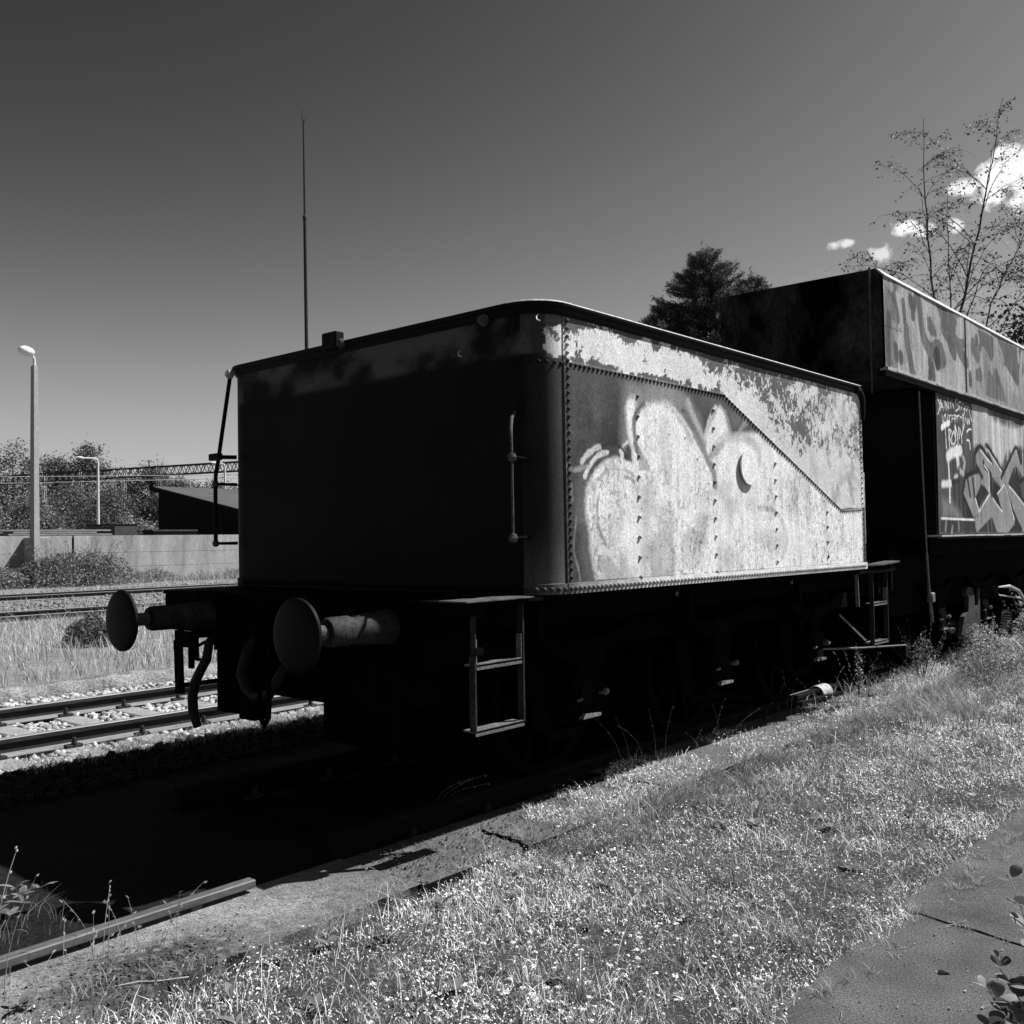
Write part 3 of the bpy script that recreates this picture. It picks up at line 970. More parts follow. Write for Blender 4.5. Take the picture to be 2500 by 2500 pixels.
def keep_ballast(X, Y, rs):
    d = np.minimum(np.abs(X + 4.09 - .7525), np.abs(X + 4.09 + .7525))
    ok = d > .06
    ph = ((Y - .25) / .6) % 1
    onsl = (np.minimum(ph, 1 - ph) < .2) & (np.abs(X + 4.09) < 1.2)
    ok &= ~(onsl & (rs.rand(len(X)) < .9))
    ok &= rs.rand(len(X)) < np.where(X < -5.6, .75, 1.0)
    return ok


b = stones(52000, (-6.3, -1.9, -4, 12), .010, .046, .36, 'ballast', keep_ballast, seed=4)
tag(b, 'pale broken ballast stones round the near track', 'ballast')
b = stones(9000, (-30, -15, -4, 30), .03, .06, .20, 'gravel', seed=6)
tag(b, 'grey gravel between the two far tracks', 'gravel')
b = stones(6200, (.88, 1.46, -3.6, 6), .002, .0075, .07, 'grit', None, lambda x, y: np.full_like(x, STRIP_Z), seed=8)
tag(b, 'dark crumbs of grit and moss lying on the concrete strip', 'grit')
b = stones(2600, (.98, 1.47, -2.75, -1.75), .003, .009, .06, 'moss_crumbs', lambda X, Y, rs: rs.rand(len(X)) < np.exp(-((X - 1.32) / .2) ** 2 - ((Y + 2.15) / .3) ** 2), lambda x, y: np.full_like(x, STRIP_Z + .003), seed=18)
tag(b, 'dark patch of loose moss crumbs on the strip near the bottom left', 'moss')
b = stones(2600, (1.0, 5.2, -3.6, 4), .0015, .0055, .45, 'litter', None, lambda x, y: np.full_like(x, SLAB_Z + .004), seed=9)
tag(b, 'pale specks of grit scattered over the concrete', 'grit')

# ------------------------------------------------------------------ wall and what stands along it
w = empty('concrete_wall', (-36, 14, 0), 0, 'long low stained concrete wall behind the far tracks', 'wall')
m = MB()
for ya, yb in ((-60, 14.52), (14.62, 60), (60.03, 140)):
    for k, (za, zb) in enumerate(((-.3, .62), (.632, 1.25), (1.262, 1.995))):
        m.box(-.16, .16 - .004 * k, ya - 14, yb - 14, za, zb)
m.build('panel', MT['wall'], w)
m = MB()
m.box(-.12, .1, .53, .61, -.2, 1.9)
m.build('joint', MT['dark'], w)
m = MB()
m.box(.165, 1.05, -1.45, -.85, -.2, 1.93, .02)
m.build('buttress', MT['concrete'], w)

lp = empty('street_lamp', (-34.5, 12.44, -.05), 0, 'tall concrete lamp post with a round white head, by the wall', 'street lamp')
m = MB()
k = len(m.v)
for z, hw in ((0, .137), (4.5, .115), (8.75, .09)):
    m.v += [(-hw, -hw, z), (hw, -hw, z), (hw, hw, z), (-hw, hw, z)]
for i in range(2):
    for j in range(4):
        m.f.append((i * 4 + j, i * 4 + (j + 1) % 4, (i + 1) * 4 + (j + 1) % 4, (i + 1) * 4 + j))
m.f.append((8, 9, 10, 11))
po = m.build('post', MT['post'], lp)
po.rotation_euler.z = .30
m = MB()
m.tube([(0, 0, 8.7), (0, .0, 9.0), (.0, -.08, 9.16), (.02, -.3, 9.22)], .055, 10)
m.lathe([(.07, 0), (.07, .12), (.05, .14)], (0, 0, 8.72), (0, 0, 1), 12)
m.build('bracket', MT['galv'], lp, True)
m = MB()
m.lathe([(0, -.33), (.09, -.31), (.16, -.22), (.2, -.05), (.2, .08), (.15, .2), (.08, .27), (0, .28)], (.02, -.34, 9.3), (0, -1, .12), 20)
hd = m.build('lamp_head', MT['lamp'], lp, True)

for i, (px, py, H, arm, lab) in enumerate(((-60, 27.35, 7.55, 1.25, 'thin pale street lamp with a long bent arm, beyond the wall'),
                                           (-60, 37.2, 7.7, 1.0, 'thin pale street lamp seen just left of the tender over the shed roof'))):
    s = empty('street_lamp', (px, py, 0), 0, lab, 'street lamp', 'thin street lamps beyond the wall')
    m = MB()
    m.tube([(0, 0, 0), (0, 0, 3), (0, 0, H - .3), (0, -.08, H - .08), (0, -.3, H), (0, -arm + .3, H - .02)], [.12, .10, .07, .06, .05, .045], 10)
    m.build('post', MT['galv'], s, True)
    m = MB()
    m.lathe([(0, 0), (.05, .05), (.09, .25), (.08, .5), (0, .62)], (0, -arm + .35, H - .03), (0, -1, .08), 12)
    m.build('lamp_head', MT['galv'], s, True)

sh = empty('shed', (-40.7, 23.3, 0), 0, 'dark wooden shed with a sloping felt roof behind the wall', 'shed')
m = MB()
m.prism([(-4.2, 0), (4.3, 0), (4.3, 3.06), (-4.2, 4.60)], (0, .12, 0), (1, 0, 0), (0, 0, 1), (0, 1, 0), 30)
m.build('wall', MT['dark'], sh)
m = MB()
m.prism([(-4.35, 4.66), (4.5, 3.05), (4.5, 3.17), (-4.35, 4.78)], (0, -.1, 0), (1, 0, 0), (0, 0, 1), (0, 1, 0), 30.5)
m.build('roof', MT['roof'], sh)
m = MB()
m.prism([(-4.38, 4.50), (4.55, 2.86), (4.55, 3.14), (-4.38, 4.755)], (0, -.16, 0), (1, 0, 0), (0, 0, 1), (0, 1, 0), .05)
m.build('fascia', MT['dark'], sh)

# low things on the far side of the wall
t = empty('beam_stack', (-38.2, 15.8, 0), 0, 'low stack of weathered beams behind the wall beside the lamp post', 'beam stack')
m = MB()
for k in range(4):
    a = -3.6 + .35 * (k % 3)
    z = 1.95 + .09 * k
    m.box(-.6 + .1 * (k % 2), .5, a + random.uniform(-.2, .3), 1.0 + random.uniform(-.8, .5), z, z + .07)
m.box(-.5, .4, -3.0, -2.7, 0, 1.95)
m.box(-.5, .4, .3, .6, 0, 1.95)
m.build('beam', MT['wood'], t)
t = empty('kiosk', (-39, 18.0, 0), 0, 'small dark-doored box hut standing behind the wall', 'kiosk')
m = MB()
m.box(-.9, .6, -.9, .75, 0, 2.50, .02)
m.build('wall', MT['rust'], t)
m = MB()
m.box(-.92, .62, -.93, .78, 2.50, 2.545)
m.build('roof', MT['black'], t)
m = MB()
m.box(.6, .64, -.85, -.35, 1.3, 2.44)
m.build('door', MT['dark'], t)
t = empty('storage_box', (-38.6, 20.2, 0), 0, 'low dark steel box behind the wall below the bent lamp', 'box')
m = MB()
m.box(-.5, .5, -.8, 1.5, 0, 2.2, .02)
m.build('body', MT['black'], t)
m = MB()
m.box(-.52, .52, -.82, 1.52, 2.2, 2.28)
m.build('lid', MT['rust'], t)

# ------------------------------------------------------------------ the catenary gantry
A0, B0 = Vector((-75, 64.8, 10.02)), Vector((-152, 42.3, 10.02))
gd = (B0 - A0).normalized()
gn = Vector((gd.y, -gd.x, 0))
G = empty('catenary_gantry', (A0.x, A0.y, 0), 0, 'long steel lattice gantry carrying overhead line masts in front of the trees', 'gantry')
off = -Vector((A0.x, A0.y, 0))
m = MB()
Lg = (B0 - A0).length
for dz in (0, 1.05):
    for dn in (-.4, .4):
        m.bar(A0 + gn * dn + off + Vector((0, 0, dz)), B0 + gn * dn + off + Vector((0, 0, dz)), .16, .14)
npan = int(Lg / 1.15)
for i in range(npan):
    p, q = A0 + gd * (Lg * i / npan), A0 + gd * (Lg * (i + .5) / npan)
    r = A0 + gd * (Lg * (i + 1) / npan)
    for dn in (-.4, .4):
        m.bar(p + gn * dn + off, q + gn * dn + off + Vector((0, 0, 1.05)), .07, .07)
        m.bar(q + gn * dn + off + Vector((0, 0, 1.05)), r + gn * dn + off, .07, .07)
    for dz in (0, 1.05):
        m.bar(p + gn * -.4 + off + Vector((0, 0, dz)), p + gn * .4 + off + Vector((0, 0, dz)), .06, .06)
m.build('lattice_beam', MT['truss'], G)
for P0 in (A0, B0):
    m = MB()
    for d1 in (-.4, .4):
        for d2 in (-.4, .4):
            m.bar(P0 + off + gn * d1 + gd * d2 - Vector((0, 0, 10)), P0 + off + gn * d1 + gd * d2, .12, .12)
    for k in range(12):
        a = -10 + k * .83
        for d1 in (-.4, .4):
            m.bar(P0 + off + gn * d1 - gd * .4 + Vector((0, 0, a)), P0 + off + gn * d1 + gd * .4 + Vector((0, 0, a + .8)), .06, .06)
            m.bar(P0 + off + gd * d1 - gn * .4 + Vector((0, 0, a)), P0 + off + gd * d1 + gn * .4 + Vector((0, 0, a + .8)), .06, .06)
    m.build('leg', MT['truss'], G)
for i, (x, y, zb, arms) in enumerate(((-123.06, 50.8, 6.18, ((-.0, 8.6, -2.0, 7.4),)), (-116.7, 52.66, 6.65, ((-3.2, 9.9, 0, 7.6),)), (-111.4, 54.2, 6.69, ((-2.3, 9.5, 0, 7.6),)),
                                      (-109.75, 54.7, 6.16, ((2.2, 9.4, 1.0, 7.7),)), (-104.3, 56.28, 7.6, ((-2.6, 9.0, 0, 7.7),)))):
    P0 = Vector((x, y, 0)) + off
    m = MB()
    for d in (-.17, .17):
        for e in (-.17, .17):
            m.bar(P0 - gd * d + gn * e + Vector((0, 0, zb)), P0 - gd * d + gn * e + Vector((0, 0, 11.2)), .07, .07)
    z = zb
    while z < 10.2:
        for e in (-.17, .17):
            m.bar(P0 - gd * .17 + gn * e + Vector((0, 0, z)), P0 + gd * .17 + gn * e + Vector((0, 0, z)), .06, .06)
        z += .45
    hm = m.build('hanging_mast', MT['galv'], G)
    m = MB()
    for (a, za, bb, zb2) in arms:
        m.tube([P0 - gd * a + Vector((0, 0, za)), P0 + Vector((0, 0, zb2 if bb == 0 else zb2))], .05, 5)
        m.tube([P0 - gd * a + Vector((0, 0, za)), P0 + Vector((0, 0, za - .05))], .045, 5)
    if i == 3:
        m.bar(P0 - gd * .8 + Vector((0, 0, 7.68)), P0 + gd * .8 + Vector((0, 0, 7.68)), .09, .09)
    m.build('cantilever_arm', MT['truss'], hm)
m = MB()
P0 = Vector((-105.36, 55.97, 8.71)) + off
dv = -gn if gn.y > 0 else gn
m.prism([(0, -.75), (.42, 0), (0, .75), (-.42, 0)], P0 - gn * .05, gd, (0, 0, 1), gn, .05)
sg = m.build('diamond_sign', MT['black'], G)
m = MB()
m.tube([P0 + Vector((0, 0, .7)), P0 + Vector((0, 0, 1.4))], .03, 5)
m.build('sign_hanger', MT['truss'], sg)
for a, b_, lab in (((-112.05, 39.78, 9.75), (-96.37, 56.1, 9.6), 'upper bright overhead wire crossing in front of the gantry'),
                   ((-109.95, 38.99, 8.85), (-94.49, 52.46, 8.85), 'lower bright overhead wire crossing in front of the gantry')):
    m = MB()
    a, b_ = Vector(a), Vector(b_)
    e = (a - b_)
    pts = [b_ + e * t + Vector((0, 0, -.12 * math.sin(math.pi * min(t / 2.5, 1)))) for t in np.linspace(-.6, 2.5, 14)]
    m.tube(pts, .035, 5)
    tag(m.build('overhead_wire', MT['wire']), lab, 'wire', 'overhead wires')

# antenna mast behind the tender
an = empty('antenna_mast', (-15.12, 11.05, 0), 0, 'tall thin mast rising above the roof of the tender', 'mast')
an.rotation_euler = (0, -.006, 0)
m = MB()
m.tube([(0, 0, -.1), (0, 0, 5), (0, 0, 9.8)], [.06, .05, .044], 10)
m.lathe([(.044, 0), (.055, .01), (.055, .09), (.03, .12)], (0, 0, 9.75), (0, 0, 1), 10)
m.build('lower_tube', MT['railside'], an, True)
m = MB()
m.tube([(0, 0, 9.8), (0, 0, 12.3)], [.03, .02], 8)
m.tube([(0, 0, 12.2), (-.02, -.03, 12.42), (-.015, -.02, 12.62)], [.012, .008, .004], 5)
m.tube([(0, 0, 12.2), (.03, .03, 12.36)], [.012, .008], 5)
m.build('upper_rod', MT['railside'], an, True)
# ================================================================== THE FRONT TENDER
HW, TZ0, TZ1, TL, CR = 1.505, 1.200, 2.775, 4.49, 0.20
tender = empty('tender', (0, 0, 0), 0, 'derelict riveted steam locomotive tender with spray paint on its peeling sunlit side', 'tender')


def streaks(U, Z, seed, sx=14, sz=2.2):
    return fbm(U * sx, Z * sz, seed, 4)


cv = Canvas(-3.6, 4.52, TZ0, TZ1, .005)
U, Z = cv.U, cv.Z
# base: old dark grey paint, the end face gets its shade in the tone below
cv.t = .060 + .07 * (fbm(U * 5, Z * 4, 1) - .5) + .06 * (streaks(U, Z, 2) - .5) + .05 * (fbm(U * 45, Z * 40, 5, 3) - .5)
cv.mixin(sstep(1.3, 2.35, U) * (1 - sstep(2.3, 3.1, U)) * sstep(2.1, 2.4, Z) * .6, .15)
cv.mixin(np.clip(sstep(2.15, 2.5, Z) * sstep(.05, .6, U) * .7, 0, 1), .115 + .06 * (fbm(U * 9, Z * 5, 3) - .5))
pre = cv.t.copy()
cv.paint(PAINT_SIDE, .012)
# chalky white area: mottling, runs, worn specks
white = sstep(.35, .7, cv.t)
mot = fbm(U * 6, Z * 4, 11, 5)
run = streaks(U, Z, 12, 22, 1.6)
low = .35 + .65 * (1 - sstep(1.7, 2.2, Z))
cv.t = cv.t - white * .20 * low * sstep(.47, .72, mot) - white * .12 * sstep(.5, .75, run)
fine = fbm(U * 55, Z * 45, 14, 4)
cv.t = cv.t - white * .34 * low * sstep(.56, .70, fine) * sstep(.38, .62, fbm(U * 2.2, Z * 2.2, 15))
chips = fbm(U * 50, Z * 42, 16, 3)
cv.mixin(white * sstep(.765, .80, chips) * .8 * sstep(.42, .6, fbm(U * 3, Z * 3, 18)), .06)
# upper plate: peeling white over dark, lapped along the rivet line
lap = np.where(U < 2.0, 2.492, np.where(U < 3.99, 2.492 - (U - 2.0) * (2.485 - 1.712) / 1.98, 1.722 + (U - 3.99) * .05))
above = sstep(-.004, .004, Z - lap)
big = fbm(U * 4.2 + .6, Z * 5.5, 21, 6, .6)
mid = fbm(U * 15, Z * 13, 22, 5, .62)
fin = fbm(U * 48, Z * 42, 23, 4, .7)
fw_ = np.interp(U, [0, 1.6, 2.2, 4.5], [.24, .26, .36, .42])
peel = (.55 * big + .45 * mid) * (1 - fw_) + fin * fw_
thr = np.interp(U, [0, .2, .5, 1.4, 1.7, 2.0, 2.6, 3.1, 3.5, 4.2, 4.5], [.46, .41, .375, .385, .42, .47, .52, .515, .465, .45, .475])
thr = thr - .10 * (1 - sstep(.05, .35, Z - lap)) * (U > 2.0) - .20 * (1 - sstep(1.9, 2.3, Z)) + .12 * sstep(2.62, 2.72, Z) * (U < 2)
thr = thr + .17 * (1 - sstep(.004, .06, Z - lap)) * (U < 1.95) + .09 * (1 - sstep(.0, .07, 2.735 - Z)) * (U < 1.7)
pm = sstep(-.006, .010, peel - thr)
upper = .125 + .06 * (mid - .5) + .10 * sstep(2.4, 4.4, U) * (fbm(U * 8, Z * 5, 25) - .2)
wh = .74 + .12 * (fbm(U * 7, Z * 7, 24) - .5)
wh = wh - .28 * sstep(3.0, 4.2, U) * sstep(.45, .7, fbm(U * 12, Z * 10, 26)) - .12 * sstep(1.8, 3.0, U)
up_t = upper * (1 - pm) + wh * pm
edge = np.clip(1 - np.abs(peel - thr + .004) / .010, 0, 1)
up_t = up_t * (1 - .55 * edge)
area = above * sstep(.0, .02, U + .02 * 0)
up_t = np.where(U < .195, np.where(sstep(-.03, .17, U) * .8 + .3 * (fbm(U * 25, Z * 25, 33) - .5) > .45, up_t, .05), up_t)
cv.mixin(area * (U > -.06), up_t)
for o_ in PAINT_SIDE[-4:-1]:
    pass
cv.paint([o_ for o_ in PAINT_SIDE if o_[0] == 1 and min(o_[5][::2]) > 780], .012)
# bottom flange strip
fl = (Z < 1.256) & (U > .1)
cv.t = np.where(fl, np.interp(U, [.1, .5, 1.0, 1.6], [.14, .30, .62, .72]) * (.8 + .4 * fbm(U * 20, Z * 20, 41)), cv.t)
# rusty streaks under the seam edges, dark lap lines
cv.mixin((np.abs(Z - lap + .010) < .0045) * (U > .2) * .6, .05)
cv.mixin((np.abs(Z - 1.262) < .004) * (U > .2) * .5, .05)
cv.mixin(((U > .2) & (U < .27)) * (Z < 2.48) * .5, .07)
# end face: its shade is put into the near-black tone
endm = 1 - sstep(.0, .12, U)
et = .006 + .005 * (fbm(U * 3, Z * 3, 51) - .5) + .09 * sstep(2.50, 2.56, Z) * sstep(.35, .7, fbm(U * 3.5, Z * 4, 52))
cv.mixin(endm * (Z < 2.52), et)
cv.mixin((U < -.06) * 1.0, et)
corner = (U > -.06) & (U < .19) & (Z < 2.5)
cv.t = np.where(corner, .012 + .04 * sstep(.0, .19, U) + .03 * (streaks(U, Z, 54) - .4) + .06 * sstep(1.6, 1.2, Z), cv.t)  # corner tone rises towards the seam, painting in light round the curve
grain = RNG.normal(0, 1, cv.t.shape) * .10 + (fbm(U * 70, Z * 70, 65, 2) - .5) * .30
cv.t = cv.t * (1 + grain * (.35 + .65 * (U > .19))) * .86
cv.t = np.clip(cv.t, .004, .80)

# the wrapped sheet
cols = []      # x, y, nx, ny, u
for yy in (4.49, 2.2, .2):
    cols.append((-HW, yy, -1, 0, -3.4 + (.2 - yy) * 0))
for k in range(1, 9):
    a = math.pi / 2 * k / 8
    cols.append((-HW + CR - CR * math.cos(a), CR - CR * math.sin(a), -math.cos(a), -math.sin(a), -3.3))
for x in np.linspace(-HW + CR + .03, HW - CR - .5, 55):
    cols.append((x, 0, 0, -1, x - (HW - CR) - .114))
for x in np.linspace(HW - CR - .49, HW - CR, 60):
    cols.append((x, 0, 0, -1, x - (HW - CR) - .114))
for k in range(1, 41):
    a = math.pi / 2 * k / 40
    cols.append((HW - CR + CR * math.sin(a), CR - CR * math.cos(a), math.sin(a), -math.cos(a), .2 - CR * (math.pi / 2 - a)))
nplain = len(cols)
for yy in np.concatenate([[.2001], np.arange(.203, 4.486, .0052), [4.49]]):
    cols.append((HW + .010, yy, 1, 0, yy))
cols.append((HW - .02, 4.4902, 1, 0, 4.49))
cols = np.array(cols)
rows = np.concatenate([[TZ0], np.arange(1.204, 1.256, .0052), [1.2575, 1.2580], np.arange(1.262, TZ1, .0056), [TZ1]])
nr, nc = len(rows), len(cols)
off = np.where(rows < 1.2578, .010, 0.0)
ZZ = np.repeat(rows[:, None], nc, 1)
# gentle dents of old plate, and a lap step where the upper sheet lies over the lower
den = (fbm(cols[None, :, 4] * 1.5, ZZ * 1.5, 61, 3) - .5) * .010
lapr = np.interp(cols[:, 4], [0, 2.0, 3.99, 4.5], [2.492, 2.492, 1.719, 1.745])
step = np.where((ZZ > lapr[None, :]) & (cols[None, :, 4] > .2), -.003, 0)
o2 = off[:, None] + den * (cols[None, :, 4] > .2) + step
XX = cols[None, :, 0] + cols[None, :, 2] * o2
YY = cols[None, :, 1] + cols[None, :, 3] * o2
TT = cv.sample(np.repeat(cols[None, :, 4], nr, 0), ZZ)
V = np.stack([XX, YY, ZZ], -1).reshape(-1, 3)
F = grid_faces(nr, nc)
VV, FF3, FF4, TV = [V], [], [F], [TT.ravel()]
nv = len(V)

# rivets: small domes in the sheet's own mesh
riv = []


def row(p, q, pitch, r=.0115):
    n = max(1, int(round(math.hypot(q[0] - p[0], q[1] - p[1]) / pitch)))
    for i in range(n + 1):
        riv.append((p[0] + (q[0] - p[0]) * i / n, p[1] + (q[1] - p[1]) * i / n, r))


row((.262, 2.478), (2.0, 2.478), .0425)
row((2.036, 2.462), (3.965, 1.710), .0415)
row((4.0, 1.700), (4.40, 1.718), .0425)
row((.232, 2.72), (.232, 1.29), .045)
row((4.445, 2.50), (4.445, 1.28), .045, .010)
row((-.07, 1.228), (4.44, 1.228), .0415, .0140)
row((.0, 2.478), (.185, 2.478), .042)
row((-2.7, 1.228), (-.11, 1.228), .0415, .0125)

for yy, zt, n in ((.918, 2.366, 10), (1.842, 2.364, 10), (2.757, 2.045, 7), (3.68, 1.691, 4)):
    for i in range(n):
        riv.append((yy, zt - i * .1225, .0135))
for yy, zz in ((1.25, 2.33), (1.45, 2.33), (1.27, 2.16), (1.47, 2.15), (1.62, 2.02), (4.3, 2.44), (4.36, 2.44), (4.41, 2.43), (4.1, 2.27), (4.18, 2.26), (4.25, 2.26), (4.32, 2.25), (4.38, 2.25)):
    riv.append((yy, zz, .007))
nseg = 8
for u_, z_, r_ in riv:
    if u_ < -.114:
        px, py, nx, ny = u_ + .114 + HW - CR, 0, 0, -1
        d0 = .010 if z_ < 1.2578 else 0
    elif u_ < .2:
        a = math.pi / 2 - (.2 - u_) / CR
        px, py, nx, ny = HW - CR + CR * math.sin(a), CR - CR * math.cos(a), math.sin(a), -math.cos(a)
        d0 = .010 if z_ < 1.2578 else 0
    else:
        px, py, nx, ny = HW, u_, 1, 0
        d0 = .010 + (.010 if z_ < 1.2578 else 0)
    d0 += -.003
    tx, ty = -ny, nx
    t_ = float(cv.sample(np.array([u_]), np.array([z_]))[0]) * .62
    k = nv
    vs = []
    for rr, hh in ((1.12, 0), (1.0, .55), (.62, 1.0)):
        for j in range(nseg):
            th = 2 * math.pi * j / nseg
            a_, b_ = r_ * rr * math.cos(th), r_ * rr * math.sin(th)
            h_ = d0 + hh * r_ * 1.15
            vs.append((px + nx * h_ + tx * a_, py + ny * h_ + ty * a_, z_ + b_))
    h_ = d0 + 1.12 * r_ * 1.15
    vs.append((px + nx * h_, py + ny * h_, z_))
    VV.append(np.array(vs))
    for l in range(2):
        FF4.append(np.array([[k + l * nseg + j, k + l * nseg + (j + 1) % nseg, k + (l + 1) * nseg + (j + 1) % nseg, k + (l + 1) * nseg + j] for j in range(nseg)]))
    FF3.append(np.array([[k + 2 * nseg + j, k + 2 * nseg + (j + 1) % nseg, k + 3 * nseg] for j in range(nseg)]))
    TV.append(np.full(len(vs), t_))
    nv += len(vs)
V = np.concatenate(VV)
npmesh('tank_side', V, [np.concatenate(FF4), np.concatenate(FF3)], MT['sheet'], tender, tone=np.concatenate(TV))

m = MB()
m.box(-HW + .012, HW - .012, .19, TL - .002, TZ0 + .01, 2.70)
m.box(-HW + .21, HW - .21, .012, .19, TZ0 + .01, 2.70)
m.build('tank_body', MT['black'], tender)


def sweep(prof, path, closed=False):
    """prof [(outward, z)], path [(x, y, nx, ny)]"""
    m = MB()
    n = len(prof)
    for x, y, nx, ny in path:
        m.v += [(x + nx * a, y + ny * a, b) for a, b in prof]
    for i in range(len(path) - 1):
        for j in range(n):
            m.f.append((i * n + j, i * n + (j + 1) % n, (i + 1) * n + (j + 1) % n, (i + 1) * n + j))
    m.f.append(tuple(range(n)))
    m.f.append(tuple((len(path) - 1) * n + j for j in range(n)))
    return m


path = [(-HW, 4.4, -1, 0), (-HW, CR, -1, 0)]
for k in range(1, 11):
    a = math.pi / 2 * k / 10
    path.append((-HW + CR - CR * math.cos(a), CR - CR * math.sin(a), -math.cos(a), -math.sin(a)))
for k in range(0, 11):
    a = math.pi / 2 * k / 10
    path.append((HW - CR + CR * math.sin(a), CR - CR * math.cos(a), math.sin(a), -math.cos(a)))
path += [(HW, 1.5, 1, 0), (HW, 3.0, 1, 0), (HW, 4.36, 1, 0)]
prof = [(-.03, 2.742), (.012, 2.742), (.016, 2.752), (.022, 2.756), (.022, 2.778), (.034, 2.784), (.040, 2.792), (.040, 2.802), (.034, 2.810), (.022, 2.813), (.0, 2.806), (-.03, 2.80)]
rim = sweep(prof, path).build('rim', MT['black'], tender, True)
prof2 = [(.026, 2.8125), (.036, 2.8095), (.0405, 2.8035), (.0425, 2.805), (.038, 2.812), (.028, 2.8155)]
sweep(prof2, path[12:] + [(HW, 4.40, 1, 0)]).build('rim_highlight', MT['pale'], tender, True)  # pale strip painted in as the sun's highlight along the rim
# the rim turns down at the far end of the lit side
m = MB()
pts = [(HW + .012, 4.34, 2.775), (HW + .012, 4.41, 2.766), (HW + .012, 4.46, 2.735), (HW + .012, 4.485, 2.68), (HW + .012, 4.492, 2.6), (HW + .012, 4.494, 2.52)]
m.tube(pts, [.034, .034, .032, .03, .026, .018], 10)
m.build('rim_end', MT['black'], tender, True)
m = MB()
m.box(HW - .03, HW + .004, 4.494, 4.525, 1.42, 2.05, .004)
m.box(HW - .03, HW + .002, 4.494, 4.52, 1.22, 1.40, .004)
m.build('corner_plate', MT['pale'], tender)

# oval cover on the side, standing off the plate
m = MB()
ov = [(.125 * math.cos(t), .130 * math.sin(t)) for t in np.linspace(0, 2 * math.pi, 40, endpoint=False)]
m.prism(ov, (HW + .024, 2.312, 2.0), (0, 1, 0), (0, 0, 1), (1, 0, 0), .010)
m.tube([(HW, 2.312, 2.0), (HW + .026, 2.312, 2.0)], .05, 16)
cvm = mat('chalky_paint', 0.55, 0.85, 14, 0.7, 0.15, speck=.25, fine=70, bdist=.003)
m.build('oval_cover', cvm, tender)

# lid and knobs along the top edge
m = MB()
m.box(-.32, -.17, -.045, .03, 2.77, 2.885, .008)
m.build('lid_hinge', MT['black'], tender)
m = MB()
for x, z, r in ((1.13, 2.742, .036), (-.12, 2.79, .036)):
    m.lathe([(.0, -r), (r * .7, -r * .7), (r, 0), (r * .7, r * .7), (0, r)], (x, -.035, z), (0, -1, 0), 14)
m.build('end_knob', MT['rust'], tender, True)
m = MB()
for x, z in ((.915, 2.575), (1.47, 2.70)):
    yb = -.004 if x < 1.3 else .035
    m.tube([(x, yb, z + .03), (x + .004, yb - .02, z + .012), (x + .016, yb - .03, z - .006), (x + .03, yb - .02, z - .014)], .0035, 5)
m.build('wire_hook', MT['wire'], tender)


def handrail(sx):
    X0 = 1.425 * sx
    r = empty('handrail', (X0, -.15, 1.5), 0)
    r.parent = tender
    m = MB()
    tx = -1.40 if sx < 0 else 1.15
    if sx > 0:
        m.tube([(0, 0, 0), (0, 0, .45), (-.006, .004, .53), (-.022, .02, .60), (-.05, .06, .66), (-.09, .13, .70), (-.10, .155, .71)], [.007, .007, .008, .010, .010, .009, .008], 10)
    else:
        m.tube([(0, 0, 0), (0, 0, .45), (.004, .002, .52), (.02, .01, .60), ((tx - X0) * .45, .07, .93), (tx - X0, .115, 1.25)], .015, 10)
    m.build('rail_tube', MT['rust'] if sx > 0 else MT['black'], r, True)
    for z in (.0, .43):
        m = MB()
        m.lathe([(0, -.026), (.018, -.02), (.026, 0), (.018, .02), (0, .026)], (0, 0, z + .012), (0, 0, 1), 14)
        m.build('rail_knob', MT['rust'], r, True)
        m = MB()
        m.tube([(0, 0, z + .012), (-.03 * sx, .16, z + .012)], [.010, .012], 8)
        m.build('knob_stem', MT['sooty'], r, True)
    if sx < 0:
        m = MB()
        m.box(-.075, .055, -.012, .03, .615, .665, .006)
        m.tube([(-.02, 0, .64), (.06, .14, .64)], .015, 6)
        m.build('lamp_bracket', MT['black'], r)
        m = MB()
        m.lathe([(0, -.03), (.03, -.02), (.036, 0), (.026, .026), (0, .034)], (tx - X0, .11, 1.25), (0, -1, .3), 14)
        m.build('rail_knob', MT['pale'], r, True)
    return r


handrail(1)
handrail(-1)

# ------------------------------------------------------------------ deck, beam, frames
m = MB()
m.box(-1.46, 1.46, -.545, .10, 1.172, 1.192)
fp = MB()
fp.box(1.29, 1.49, -.580, -.06, 1.1925, 1.201, .002)
fp.build('sunlit_deck_corner', MT['rust'], tender)  # paler plate put in for the sunlit corner of the deck
m.box(-1.46, 1.46, .10, 5.35, 1.150, 1.192)
dk = m.build('deck', MT['sooty'], tender)
m = MB()
m.prism([(4.60, 1.222), (5.0, 1.214), (5.42, 1.232), (5.44, 1.246), (5.0, 1.226), (4.60, 1.234)], (1.33, 0, 0), (0, 1, 0), (0, 0, 1), (1, 0, 0), .15)
m.build('footplate', MT['rust'], tender)
m = MB()
m.box(-1.46, 1.46, -.53, -.49, .925, 1.170, .004)
m.box(-1.46, 1.46, -.49, -.43, 1.12, 1.170)
m.box(-1.46, 1.46, -.49, -.43, .925, .96)
m.build('buffer_beam', MT['sooty'], tender)
m = MB()
